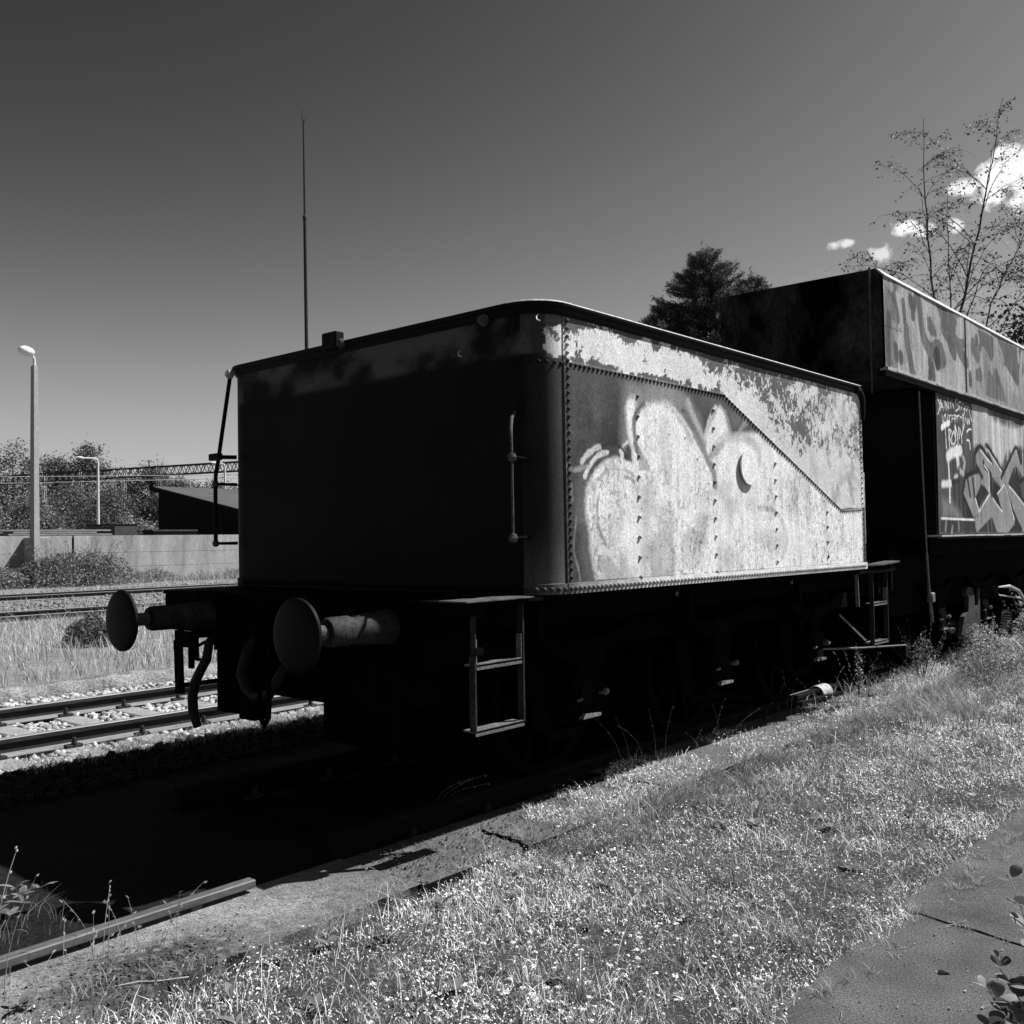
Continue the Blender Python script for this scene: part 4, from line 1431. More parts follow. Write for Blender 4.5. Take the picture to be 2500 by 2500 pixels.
for s in (-1, 1):
    # outside frame plates with horn openings
    x0, x1 = (.985, 1.01) if s > 0 else (-1.01, -.985)
    m.box(x0, x1, -.43, 5.3, .80, 1.15)
    for yc in (.82, 2.52, 4.22):
        for d in (-1, 1):
            m.prism([(yc + d * .17, .30), (yc + d * .30, .34), (yc + d * .42, .80), (yc + d * .17, .80)], (x0, 0, 0), (0, 1, 0), (0, 0, 1), (1, 0, 0), .025)
        m.box(x0, x1, yc - .18, yc + .18, .26, .31)
    m.box(s * 1.30 - .02, s * 1.30 + .02, -.43, 5.3, 1.03, 1.15)
for yy in (.1, 1.7, 3.4, 5.1):
    m.box(-1.4, 1.4, yy - .02, yy + .02, .95, 1.15)
m.build('frame', MT['sooty'], tender)
m = MB()
m.box(-.62, .62, -.30, 5.2, .52, 1.15, .02)
m.box(-.55, .55, .10, 5.0, .16, .52, .03)
m.build('light_blocking_box', MT['sooty'], tender)  # boxes added to block light passing under the tank
m = MB()
m.lathe([(0, 0), (.12, 0), (.14, .05), (.14, .5), (.12, .55), (0, .55)], (.0, -.42, .72), (0, 1, 0), 18)
m.build('brake_cylinder', MT['sooty'], tender, True)

# wheelsets
def wheel_mb(x, s):
    m = MB()
    m.lathe([(.43, .066), (.50, .06), (.503, .0), (.505, -.03), (.53, -.045), (.53, -.066), (.43, -.066), (.43, .066)], (x, 0, .5), (s, 0, 0), 36)
    m.lathe([(0, .09), (.10, .09), (.11, -.09), (0, -.09)], (x, 0, .5), (s, 0, 0), 18)
    for k in range(10):
        a = 2 * math.pi * k / 10
        c_, s_ = math.cos(a), math.sin(a)
        m.bar((x, c_ * .09, .5 + s_ * .09), (x, c_ * .44, .5 + s_ * .44), .05, .05, (1, 0, 0))
    return m


def wheelset(yc, par):
    w_ = empty('wheelset', (0, yc, 0))
    w_.parent = par
    for s in (-1, 1):
        wheel_mb(s * .7525, s).build('wheel', MT['sooty'], w_)
    m = MB()
    m.tube([(-1.16, 0, .5), (1.16, 0, .5)], .075, 16)
    m.build('axle', MT['sooty'], w_, True)
    return w_


stepm_lid = mat('worn_lid', .08, .22, 20, .7, .3, speck=.4, bdist=.003)


def axle_box(yc, s, par, xo=1.03):
    b = MB()
    x0, x1 = sorted((s * xo, s * (xo + .14)))
    b.box(x0, x1, yc - .13, yc + .13, .38, .66, .012)
    b.box(*sorted((s * (xo + .14), s * (xo + .155))), yc - .09, yc + .09, .42, .60, .006)
    ab = b.build('axle_box', MT['sooty'], par)
    b = MB()
    b.prism([(yc - .09, .40), (yc + .09, .40), (yc + .10, .418), (yc - .07, .432)], (s * (xo + .07), 0, 0), (0, 1, 0), (0, 0, 1), (s, 0, 0), .105)
    b.build('oil_lid', stepm_lid, ab)
    b = MB()
    for dy, z, r in ((-.10, .515, .011), (.17, .535, .022)):
        b.lathe([(0, .03), (r * .7, .028), (r, .015), (r, 0)], (s * (xo + .15), yc + dy, z), (s, 0, .4), 10)
        b.tube([(s * (xo + .02), yc + dy, z - .02), (s * (xo + .15), yc + dy, z)], r * .6, 8)
    b.build('bolt_head', stepm_lid, ab, True)
    b = MB()
    for k in range(8):
        L = .58 - k * .06
        z = .86 - k * .016
        pts = [(s * (xo + .07), yc + t * L, z + .10 * (t * t) * (L / .58) ** 2) for t in np.linspace(-1, 1, 9)]
        for i in range(8):
            b.bar(pts[i], pts[i + 1], .09, .014)
    b.box(*sorted((s * (xo + .02), s * (xo + .12))), yc - .05, yc + .05, .66, .89)
    b.build('leaf_spring', MT['sooty'], par)
    return ab


for yc in (.82, 2.52, 4.22):
    wheelset(yc, tender)
    for s in (-1, 1):
        axle_box(yc, s, tender)

# buffers
def buffer(x, y0, d, par, length=.645, D=.37, material=None):
    bf = empty('buffer', (x, y0, 1.05))
    bf.parent = par
    R_ = D / 2
    m = MB()
    m.lathe([(0, length), (R_ * .5, length - .004), (R_ * .85, length - .014), (R_ - .006, length - .022), (R_, length - .028), (R_, length - .044), (R_ * .8, length - .052), (R_ * .35, length - .075), (.05, length - .095), (.0, length - .095)], (0, 0, 0), (0, d, 0), 48)
    m.build('buffer_head', MT['black'], bf, True)
    m = MB()
    m.tube([(0, 0, 0), (0, d * (length - .08), 0)], .040, 20)
    m.build('plunger', MT['rust'], bf, True)
    m = MB()
    m.lathe([(.0, .445), (.055, .445), (.070, .436), (.077, .415), (.078, .30), (.070, .285), (.070, .26), (.080, .24), (.084, .10), (.095, .03), (.095, .012)], (0, 0, 0), (0, d, 0), 24)
    m.build('sleeve', MT['sleeve'], bf, True)
    m = MB()
    m.box(-.17, .17, *sorted((0, d * .02)), -.15, .15, .004)
    for a in (-.13, .13):
        for b_ in (-.11, .11):
            m.lathe([(0, .045), (.018, .045), (.018, .02)], (a, 0, b_), (0, d, 0), 6)
    m.build('base_plate', MT['sooty'], bf)
    return bf


for x in (-.875, .875):
    buffer(x, -.53, -1, tender)
for x in (-.875, .875):
    buffer(x, 5.33, 1, tender, .42)

# coupling hook and screw link, brake hoses
m = MB()
m.tube([(0, -.53, 1.05), (0, -.68, 1.06), (0, -.75, 1.10), (0, -.80, 1.06), (0, -.78, 1.0), (0, -.73, .99)], [.035, .035, .03, .03, .025, .015], 8)
hk = m.build('coupling_hook', MT['sooty'], tender, True)
m = MB()
for sx in (-.045, .045):
    m.tube([(sx, -.72, 1.04), (sx, -.73, .80), (sx, -.73, .62)], .014, 6)
m.tube([(-.06, -.73, .80), (.06, -.73, .80)], .022, 6)
m.tube([(-.045, -.73, .62), (-.04, -.73, .50), (0, -.73, .45), (.04, -.73, .50), (.045, -.73, .62)], .016, 6)
m.build('screw_link', MT['sooty'], hk, True)


def hose(x, par, pts):
    m = MB()
    m.tube([(x + a, b, c) for a, b, c in pts], [.026, .030, .033, .033, .033, .033, .033, .026], 10)
    return m.build('brake_hose', MT['rubber'], par, True)


hose(0, tender, [(-.90, -.50, .93), (-.875, -.55, .85), (-.87, -.57, .76), (-.945, -.57, .68), (-1.01, -.57, .60), (-1.045, -.57, .50), (-1.035, -.57, .40), (-.985, -.57, .31)])
m = MB()
m.tube([(-.90, -.56, .87), (-1.0, -.57, .83), (-1.05, -.58, .785), (-1.02, -.58, .755), (-.92, -.57, .75)], .011, 8)
m.tube([(-.84, -.55, .915), (-1.02, -.56, .905)], .014, 8)
m.build('angle_cock', MT['sooty'], tender, True)
hose(0, tender, [(-.42, -.50, .93), (-.40, -.58, .84), (-.40, -.62, .70), (-.34, -.62, .62), (-.26, -.62, .58), (-.12, -.62, .60), (-.04, -.62, .68), (.02, -.60, .78)])
m = MB()
m.box(-1.31, -1.075, -.545, -.53, .815, .925)
m.box(-1.10, -1.075, -.545, -.50, .74, .93)
m.bar((-1.255, -.55, .86), (-1.235, -.55, .50), .10, .014, (0, 1, 0))
m.box(-1.13, -1.08, -.55, -.53, .68, .83)
m.build('rail_guard', MT['sooty'], tender)
m = MB()
m.box(-.86, -.60, -.50, -.46, .42, .94)
m.box(-.58, -.42, -.52, -.40, .40, .94)
m.box(.50, .85, -.50, -.46, .42, .94)
m.build('guard_plate', MT['sooty'], tender)


def ladder(x, ya, yb, ztop, zs, par, material, dx=.07):
    l = empty('step_ladder', (x, (ya + yb) / 2, zs[0]))
    l.parent = par
    h = abs(yb - ya) / 2
    s = 1 if x > 0 else -1
    for d in (-h, h):
        m = MB()
        m.bar((0, d, 0), (0, d, ztop - zs[0]), .042, .010, (0, 1, 0))
        m.build('side_rail', MT['black'] if x < 0 else MT['sleeve'], l)
    for i, z in enumerate(zs):
        m = MB()
        zz = z - zs[0]
        m.box(*sorted((.018 * s, -dx * s)), -h + (.012 if i else 0), h - (.012 if i else 0), zz - .006, zz + .004)
        m.box(*sorted((.018 * s, .010 * s)), -h + (.012 if i else 0), h - (.012 if i else 0), zz - .022, zz + .010)
        if i:
            for d in (-h + .012, h - .012):
                m.box(*sorted((.016 * s, -.02 * s)), d - .004, d + .004, zz, zz + .135)
        m.build('step', material, l)
    return l


stepm = mat('step_steel', 0.06, 0.15, 20, 0.6, 0.3, speck=.35, spec=.4, bdist=.003)
ladder(1.40, -.45, -.074, 1.172, (.533, .866), tender, stepm)
ladder(-1.40, -.45, -.074, 1.172, (.533, .866), tender, MT['sooty'])
ladder(1.40, 4.895, 5.25, 1.20, (.505, .862), tender, stepm)

m = MB()
m.tube([(1.15, 4.12, .50), (1.15, 5.3, .405), (1.15, 6.47, .325)], .009, 8)
m.tube([(1.15, 6.46, .325), (1.15, 6.50, .31), (1.15, 6.50, .20)], .011, 8)
m.build('brake_rod', stepm, tender, True)
m = MB()
m.bar((1.15, 4.76, .76), (1.15, 5.36, .475), .010, .018)
m.build('brace', stepm, tender)
m = MB()
m.bar((1.42, 4.50, 1.15), (1.42, 4.52, .86), .03, .012, (0, 1, 0))
m.build('drain_pipe', stepm, tender)
m = MB()
for yy in (1.45, 3.15):
    m.tube([(1.44, yy, 1.16), (1.44, yy, 1.12)], .012, 6)
m.build('drain_plug', stepm, tender, True)

# ================================================================== THE SECOND VEHICLE
cab = empty('second_tender', (0, 5.15, 0), 0, 'tall derelict tender behind the first, covered with angular graffiti and scratched words', 'tender')
CB = empty  # keep the factory short below


def cmesh(mb, name, material, smooth=False):
    o = mb.build(name, material, cab, smooth)
    o.location = (0, -5.15, 0)
    return o


def panel_sheet(name, canvas, x, tilt, thick, seams=()):
    """a painted upright sheet facing +X"""
    Ug, Zg = canvas.U, canvas.Z
    d = (fbm(Ug * 1.2, Zg * 1.2, 71, 3) - .5) * .022
    X_ = x + d
    nr_, nc_ = Ug.shape
    o = npmesh(name, np.stack([X_, Ug - 5.15, Zg], -1).reshape(-1, 3), grid_faces(nr_, nc_), MT['sheet'], cab, tone=np.clip(canvas.t, .012, .8).ravel())
    return o


c1 = Canvas(5.15, 14.4, 3.085, 3.945, .009)
U, Z = c1.U, c1.Z
c1.t = .52 + .16 * (fbm(U * 3, Z * 1.5, 81) - .5)
c1.mixin(sstep(7.7, 8.4, U) * .5, .22)
c1.paint(PAINT_BUNKER, .02)
far = sstep(10.2, 10.8, U)
sw = np.sin((U * 2 + 2.5 * fbm(U * .9, Z * 1.3, 83)) * 5)
c1.mixin(far * .9, .28 + .12 * sw)
c1.t = .9 * c1.t * (1 + RNG.normal(0, .12, c1.t.shape)) * (.60 + .80 * streaks(U, Z, 84, 26, 2.0)) * (.85 + .3 * fbm(U * 40, Z * 30, 85, 3)) * .70 * (.75 + .5 * fbm(U * 14, Z * 6, 88, 4))
c1.mixin((fbm(U * 22, Z * 8, 86, 4) > .74) * .6, .06)
c1.mixin(((U < 5.62) & (np.abs(Z - (3.47 + .0 * U)) < .006)) * .8, .03)
for ys_ in (7.63, 11.4):
    c1.mixin((np.abs(U - ys_) < .038) * 1.0, .012)
panel_sheet('bunker_side', c1, 1.50, 0, 0)
c2 = Canvas(6.65, 14.4, 1.49, 3.035, .008)
U, Z = c2.U, c2.Z
c2.t = .085 + .07 * (fbm(U * 3, Z * 2, 91) - .5) + .06 * (streaks(U, Z, 92, 18, 1.2) - .5)
runs = streaks(U, Z, 93, 20, 1.1)
c2.mixin(sstep(.50, .62, runs) * sstep(7.9, 8.4, U) * sstep(2.2, 2.5, Z) * .8, .5)
c2.paint(PAINT_CAB, .012)
far = sstep(10.1, 10.6, U)
c2.mixin(far * .7, .24)
dg = np.abs(((U * 1.1 + Z * 1.9) % 1.5) - .75)
dg2 = np.abs(((U * 1.3 - Z * 1.6) % 1.7) - .85)
c2.mixin(far * (np.minimum(dg, dg2) < .07) * .95, .03)
c2.t = c2.t ** 1.25 * 1.45 * (1 + RNG.normal(0, .12, c2.t.shape)) * (.65 + .7 * streaks(U, Z, 94, 24, 1.4)) * (.82 + .36 * fbm(U * 45, Z * 35, 95, 3)) * .92
c2.mixin(((np.abs(U - 8.2) < .012) & (Z > 1.6)) * .8, .04)
panel_sheet('cab_side', c2, 1.47, 0, 0)

m = MB()      # upper box, with its upper edge bevelled outwards
m.prism([(-.227, 3.07), (1.472, 3.07), (1.472, 3.955), (1.413, 4.027), (-.227, 4.036)], (0, 5.155, 0), (1, 0, 0), (0, 0, 1), (0, 1, 0), 9.3)
cmesh(m, 'bunker', MT['endpaint'])
m = MB()
m.prism([(1.497, 3.937), (1.512, 3.945), (1.425, 4.034), (1.408, 4.030)], (0, 5.15, 0), (1, 0, 0), (0, 0, 1), (0, 1, 0), 9.3)
cmesh(m, 'coping', MT['pale'])
m = MB()
for k in range(40):
    a = 5.16 + k * .233
    m.box(1.44, 1.520 + random.uniform(-.004, .008), a, a + .235, 3.052 + random.uniform(-.004, .003), 3.078, .002)
cmesh(m, 'lower_lip', MT['pale'])
m = MB()
m.box(1.42, 1.49, 5.16, 14.4, 3.0, 3.05)
cmesh(m, 'lip_flange', MT['black'])
m = MB()
m.box(-1.45, 1.455, 6.62, 14.4, 1.44, 3.05)
cmesh(m, 'cab_body', MT['black'])
m = MB()
for k in range(26):
    a = 6.53 + k * .30
    m.box(1.38, 1.525 + random.uniform(-.006, .006), a, a + .302, 1.463 + random.uniform(-.004, .004), 1.482, .002)
cmesh(m, 'running_board', MT['pale'])
m = MB()
for x, za, zb in ((1.385, 2.83, 4.03), (-.22, 3.80, 4.0), (.01, 3.80, 4.03), (1.137, 3.79, 4.03)):
    n_ = 2 if zb - za > 1 else 5
    w_ = .012 if n_ == 2 else .016
    m.tube([(x, 5.10, zb), (x - .004, 5.10, (za + zb) / 2), (x - .004, 5.12 if n_ == 5 else 5.10, za)], [w_, w_, w_ * .5], 8)
cmesh(m, 'end_stanchion', MT['rust'], True)
m = MB()
m.tube([(1.50, 6.04, 2.94), (1.50, 6.08, 2.2), (1.50, 6.14, 1.3)], .008, 8)
m.tube([(1.50, 6.14, 1.3), (1.50, 6.18, .93)], .012, 8)
m.tube([(1.50, 6.18, .93), (1.50, 6.25, .60)], .017, 8)
m.box(1.47, 1.53, 6.19, 6.28, .80, .90, .01)
cmesh(m, 'vertical_pipe', stepm, True)
m = MB()
m.box(-1.1, 1.1, 6.15, 6.55, 1.0, 1.42)
m.box(-1.15, 1.15, 6.10, 6.15, .92, 1.25)
m.box(.98, 1.02, 6.3, 14.4, .62, 1.44)
m.box(-1.02, -.98, 6.3, 14.4, .62, 1.44)
m.box(-.6, .6, 6.4, 14.2, .35, 1.44)
m.box(1.02, 1.38, 6.62, 14.3, 1.28, 1.44)
cmesh(m, 'frame', MT['sooty'])
for x in (-.875, .875):
    b_ = buffer(x, 6.10 - 5.15, -1, cab, .34)
for k, yc in enumerate((7.6, 9.3, 11.0, 12.9)):
    w_ = wheelset(yc - 5.15, cab)
    axle_box(yc - 5.15, 1, cab, 1.04)
m = MB()
m.prism([(8.15, .30), (8.55, .20), (8.72, .32), (8.70, .74), (8.62, .83), (8.45, .85), (8.36, .78), (8.48, .72), (8.44, .55), (8.28, .50)], (1.17, 0, 0), (0, 1, 0), (0, 0, 1), (1, 0, 0), .05)
m.prism([(8.70, .55), (8.95, .60), (8.98, .80), (9.04, .80), (9.02, .25), (8.70, .25)], (1.16, 0, 0), (0, 1, 0), (0, 0, 1), (1, 0, 0), .03)
cmesh(m, 'horn_guide', MT['deck'])
m = MB()
m.tube([(1.30, 9.45, .80), (1.36, 9.75, .80), (1.40, 10.0, .73), (1.44, 10.12, .60), (1.46, 10.16, .5)], [.010, .022, .026, .022, .016], 6)
m.tube([(1.30, 9.45, .70), (1.38, 10.2, .62), (1.42, 10.9, .57)], [.008, .016, .022], 6)
m.box(1.28, 1.36, 7.9, 8.15, .80, .812, .003)
m.box(1.26, 1.30, 8.50, 8.85, .83, .845, .003)
cmesh(m, 'sand_pipe', MT['pale'], True)

# ------------------------------------------------------------------ loose things on the ground
m = MB()
m.box(.885, .942, -4.6, -1.43, STRIP_Z + .028, STRIP_Z + .064, .005)
for k in range(4):
    m.box(.885, .93, -1.75 - k * .8, -1.70 - k * .8, STRIP_Z, STRIP_Z + .028)
o = m.build('steel_bar', mat('bar_steel', 0.05, 0.10, 9, 0.6, 0.3, (1, .3, 1), spec=.4, speck=.3, bdist=.003))
tag(o, 'long square dark steel bar lying on the concrete strip, lower left', 'bar')
m = MB()
m.bar((.66, 4.60, -.06), (.69, 5.78, -.05), .10, .05)
o = m.build('plank', MT['wood'])
tag(o, 'pale weathered plank lying at the edge of the tender shadow', 'plank', 'scrap planks beside the track')
m = MB()
m.bar((.78, 4.42, -.075), (.90, 5.35, -.06), .07, .03)
o = m.build('plank', MT['dark'])
tag(o, 'dark plank lying askew beside the pale plank', 'plank', 'scrap planks beside the track')
m = MB()
n_ = 12
for i in range(n_ + 1):
    a = math.pi * (1.15 * i / n_ - .1)
    for y_ in (5.12, 5.34):
        m.v.append((.74 + .085 * math.cos(a), y_, -.06 + .085 * math.sin(a)))
for i in range(n_):
    m.f.append((2 * i, 2 * i + 1, 2 * i + 3, 2 * i + 2))
o = m.build('pipe_shell', MT['pale'])
md = o.modifiers.new('thick', 'SOLIDIFY')
md.thickness = .008
tag(o, 'curved pale shard of pipe lying across the plank', 'pipe shard')
b = stones(1, (1.0, 1.001, -2.72, -2.719), .06, .07, .30, 'stone', None, lambda x, y: np.full_like(x, STRIP_Z), seed=3)
del b['kind']
tag(b, 'rounded stone lying in front of the steel bar at the left edge', 'stone')
# ================================================================== VEGETATION


def blades_geo(P, h, w, bend, az, tone, seg=3):
    """P (n,3) roots; each blade a bent tapering ribbon. returns V, [F4, F3], tone"""
    n = len(P)
    ts = np.linspace(0, 1, seg + 1)
    fa = RNG.uniform(0, 2 * np.pi, n)         # facing of the ribbon
    wx, wy = np.cos(fa), np.sin(fa)
    dx, dy = np.cos(az), np.sin(az)
    V = []
    for i, t in enumerate(ts):
        hor = bend * h * t ** 2
        zz = h * (t - .25 * bend * t ** 2)
        c = P + np.stack([dx * hor, dy * hor, zz], -1)
        hw = w * .5 * (1 - t) ** .7 if i < seg else None
        if i < seg:
            s_ = np.stack([wx * hw, wy * hw, 0 * hw], -1)
            V += [c - s_, c + s_]
        else:
            V += [c]
    k = 2 * seg + 1
    V = np.stack(V, 1)
    b = (np.arange(n) * k)[:, None]
    F4 = np.concatenate([b + np.array([[2 * i, 2 * i + 1, 2 * i + 3, 2 * i + 2]]) for i in range(seg - 1)])
    F3 = b + np.array([[2 * seg - 2, 2 * seg - 1, 2 * seg]])
    return V.reshape(-1, 3), F4, F3, np.repeat(tone, k)


def leaves_geo(P, size, asp, tone, up=.4, nrm=None, axis=None):
    """rhombic leaves at P with random tilt; up = how much they face the sky"""
    n = len(P)
    N_ = RNG.normal(0, 1, (n, 3)) if nrm is None else nrm + RNG.normal(0, .5, (n, 3))
    N_[:, 2] = np.abs(N_[:, 2]) + up
    N_ /= np.linalg.norm(N_, axis=1)[:, None]
    A = RNG.normal(0, 1, (n, 3)) if axis is None else axis + RNG.normal(0, .45, (n, 3))
    A -= N_ * (A * N_).sum(1)[:, None]
    A /= np.linalg.norm(A, axis=1)[:, None]
    B_ = np.cross(N_, A)
    s_ = size[:, None] if hasattr(size, '__len__') else size
    if hasattr(asp, '__len__'):
        asp = asp[:, None]
    fold = N_ * s_ * .12
    V = np.stack([P - A * s_ * .5, P + B_ * s_ * asp * .5 + fold, P + A * s_ * .5, P - B_ * s_ * asp * .5 + fold], 1).reshape(-1, 3)
    F = np.arange(4 * n).reshape(n, 4)
    return V, F, np.repeat(tone, 4)


class Geo:
    def __init__(s):
        s.V, s.F4, s.F3, s.T, s.n = [], [], [], [], 0

    def blades(s, *a, **k):
        V, F4, F3, T = blades_geo(*a, **k)
        s.V.append(V)
        s.F4.append(F4 + s.n)
        s.F3.append(F3 + s.n)
        s.T.append(T)
        s.n += len(V)

    def leaves(s, *a, **k):
        V, F, T = leaves_geo(*a, **k)
        s.V.append(V)
        s.F4.append(F + s.n)
        s.T.append(T)
        s.n += len(V)

    def build(s, name, material, parent=None):
        F = [np.concatenate(s.F4)] if s.F4 else []
        if s.F3:
            F.append(np.concatenate(s.F3))
        return npmesh(name, np.concatenate(s.V), F, material, parent, tone=np.concatenate(s.T))


def near_density(X, Y):
    """fewer, larger plants with distance from where one stands"""
    d = np.hypot(X - CAM_LOC[0], Y - CAM_LOC[1])
    return np.clip((4.6 / np.maximum(d, .1)) ** 1.25, .05, 1), np.clip(d / 4.6, 1, 8) ** .62


def grass_region(X, Y):
    """meadow between the strip and the slabs, with ragged borders"""
    n1 = fbm(X * 2.2, Y * 2.2, 101)
    left = 1.50 - .62 * sstep(.42, .60, fbm(X * .3 + 4, Y * .8, 102)) * (Y > .25) - .9 * sstep(5.2, 7.5, Y) - .06 * (n1 - .5)
    left = left - .12 * sstep(.45, .7, n1) * (Y > -.6)
    left = left - .20 * np.exp(-((Y + 2.75) / .25) ** 2)
    right = 3.30 + .30 * (fbm(Y * 1.7, X * 0 + 3, 103) - .45) + .10 * (fbm(X * 8, Y * 8, 104) - .5)
    right = right + .6 * sstep(2.5, 5, Y)
    return (X > left) & (X < right)


DENS = 1.0


def scatter(n, x0, x1, y0, y1, dens=True):
    X = RNG.uniform(x0, x1, n)
    Y = RNG.uniform(y0, y1, n)
    if dens:
        p, sc = near_density(X, Y)
        k = RNG.rand(n) < p
        X, Y = X[k], Y[k]
    return X, Y


def meadow(n, hmin, hmax, w, tone, seed, bend=(.2, 1.0), y1=26, clump=.5, region=grass_region):
    X, Y = scatter(n, .4, 4.6, -4.4, y1)
    k = region(X, Y)
    X, Y = X[k], Y[k]
    cl = fbm(X * 3.1, Y * 3.1, seed)
    cl2 = fbm(X * 11, Y * 11, seed + 1)
    bare = sstep(.22, .36, fbm(X * 3.3, Y * 3.3, 260)) * .6 + .4
    k = RNG.rand(len(X)) < np.clip(1.25 - clump + clump * 2 * (cl - .5) + .9 * (cl2 - .5), .04, 1) * bare
    X, Y, cl, cl2 = X[k], Y[k], cl[k], cl2[k]
    _, sc = near_density(X, Y)
    n = len(X)
    h = RNG.uniform(hmin, hmax, n) * (.15 + 1.7 * cl) * (1 + .10 * (sc - 1))
    h *= 1 + 1.2 * sstep(5.5, 8, Y)
    T = tone * RNG.uniform(.3, 1.7, n) * (.45 + 1.1 * cl2) * (.72 + .62 * fbm(X * 1.3, Y * 1.3, 264))
    Pz = np.full(n, GRASS_Z) - .004
    Pz = np.where(X < 1.46, STRIP_Z - .006, Pz)
    Pz = np.where(X > 3.3, SLAB_Z - .006, Pz)
    return np.stack([X, Y, Pz], -1), h, w * sc * RNG.uniform(.6, 1.3, n), RNG.uniform(*bend, n), T


g_ = Geo()
P, h, w_, b, T = meadow(520000, .014, .055, .0036, .70, 201, (.3, 1.4))
g_.blades(P, h, w_, b, RNG.uniform(0, 6.28, len(P)), T, seg=2)
P, h, w_, b, T = meadow(30000, .05, .13, .0040, .52, 205, (.5, 1.3))
g_.blades(P, h, w_, b, RNG.normal(2.2, 1.0, len(P)), T)
# leaning tussocks by the strip
rs = np.random.RandomState(7)
for i in range(170):
    ty = rs.uniform(-.4, 9) if i < 120 else rs.uniform(-3, 9)
    tx = (1.50 + rs.exponential(.25)) if i < 120 else rs.uniform(1.6, 3.3)
    if tx > 3.3:
        continue
    m_ = rs.randint(35, 90)
    r_ = rs.uniform(.03, .09)
    Pq = np.stack([rs.normal(tx, r_, m_), rs.normal(ty, r_, m_), np.full(m_, GRASS_Z)], -1)
    dz = rs.uniform(.10, .24)
    g_.blades(Pq, rs.uniform(.5, 1.1, m_) * dz, rs.uniform(.003, .0055, m_) * (1 + ty * .06), rs.uniform(.4, 1.2, m_), rs.normal(rs.uniform(0, 6.28), 1.1, m_), rs.uniform(.10, .42, m_))
for i in range(60):
    tx, ty = 1.46 - rs.exponential(.10), rs.uniform(-3.0, 4)
    if tx < .95:
        continue
    m_ = rs.randint(10, 34)
    Pq = np.stack([rs.normal(tx, .022, m_), rs.normal(ty, .03, m_), np.full(m_, STRIP_Z - .004)], -1)
    g_.blades(Pq, rs.uniform(.02, .09, m_), rs.uniform(.002, .004, m_), rs.uniform(.4, 1.4, m_), rs.uniform(0, 6.28, m_), rs.uniform(.10, .55, m_))
for i in range(70):
    tx, ty = rs.uniform(1.0, 3.1), rs.uniform(4.5, 12)
    m_ = rs.randint(25, 60)
    Pq = np.stack([rs.normal(tx, .08, m_), rs.normal(ty, .1, m_), np.full(m_, GRASS_Z)], -1)
    g_.blades(Pq, rs.uniform(.10, .30, m_), rs.uniform(.005, .010, m_), rs.uniform(.2, .9, m_), rs.normal(rs.uniform(0, 6.28), 1.3, m_), rs.uniform(.15, .7, m_))
for i in range(46):
    if i < 30:
        tx, ty = 3.30 + rs.uniform(-.02, .16), rs.uniform(-1.6, 2.4)
    else:
        tx = 3.3 + rs.uniform(0, 1.3)
        ty = .197 - .178 * (tx - 3.28)
    m_ = rs.randint(12, 40)
    r_ = rs.uniform(.01, .03)
    Pq = np.stack([rs.normal(tx, r_, m_), rs.normal(ty, r_, m_), np.full(m_, SLAB_Z - .004)], -1)
    g_.blades(Pq, rs.uniform(.02, .07, m_) * (1 if i < 30 else .5), rs.uniform(.002, .004, m_), rs.uniform(.4, 1.3, m_), rs.uniform(0, 6.28, m_), rs.uniform(.15, .6, m_))
o = g_.build('grass', MT['grass'])
tag(o, 'dry tufted grass between the concrete strip and the slabs', 'grass', kind='stuff')

# small leafy ground cover, clover and yarrow
g_ = Geo()
P, h, w_, b, T = meadow(900000, .004, .06, .004, .72, 211, clump=.7)
_, sc = near_density(P[:, 0], P[:, 1])
P[:, 2] += h * RNG.rand(len(P)) ** .6
g_.leaves(P, sc * RNG.uniform(.006, .0145, len(P)), RNG.uniform(.25, .7, len(P)), T, up=.3)
# broad dock and plantain leaves in rosettes
rs = np.random.RandomState(17)
ros = [(.12, -2.05), (.25, -2.18), (.36, -2.28), (.02, -2.12), (.1, -2.25), (.2, -2.4), (1.62, -1.55), (1.75, -1.35), (1.58, -1.75), (1.7, -2.05), (1.66, -.95), (1.85, -.7), (2.0, -1.9), (2.3, -1.5), (2.55, -1.2), (1.64, -.4), (2.1, -.3), (1.75, .2), (2.6, -.4), (1.25, -2.6), (1.0, -2.9),
       (.15, -2.15), (.30, -2.32), (.02, -2.3), (.42, -2.5), (.22, -2.5), (2.9, .6), (2.2, 1.0), (1.8, 1.3)]
for i in range(10):
    ros.append((rs.uniform(1.6, 3.1), rs.uniform(-2.6, 4)))
LV, LF, LT, ln = [], [], [], 0
for (rx, ry) in ros:
    nl = rs.randint(6, 12)
    for j in range(nl):
        a = rs.uniform(0, 6.28)
        L = rs.uniform(.035, .085)
        wd = L * rs.uniform(.13, .22)
        rise = rs.uniform(.25, 1.0)
        pts = []
        for k, t in enumerate((0, .25, .5, .75, 1)):
            r0 = L * t * math.cos(rise * (1 - .8 * t))
            z0 = L * math.sin(rise) * (t - .45 * t * t)
            ww = wd * (.15, .8, 1.0, .7, .05)[k]
            cx, cy = rx + r0 * math.cos(a), ry + r0 * math.sin(a)
            nx, ny = -math.sin(a), math.cos(a)
            zb = (STRIP_Z if rx < 1.46 else GRASS_Z) + .012
            pts += [(cx - nx * ww, cy - ny * ww, zb + z0 + .25 * ww), (cx, cy, zb + z0), (cx + nx * ww, cy + ny * ww, zb + z0 + .25 * ww)]
        LV += pts
        for k in range(4):
            for q in (0, 1):
                LF.append((ln + 3 * k + q, ln + 3 * k + q + 1, ln + 3 * k + q + 4, ln + 3 * k + q + 3))
        LT += [rs.uniform(.08, .24)] * 15
        ln += 15
g_.V.append(np.array(LV))
g_.F4.append(np.array(LF) + g_.n)
g_.T.append(np.array(LT))
g_.n += ln
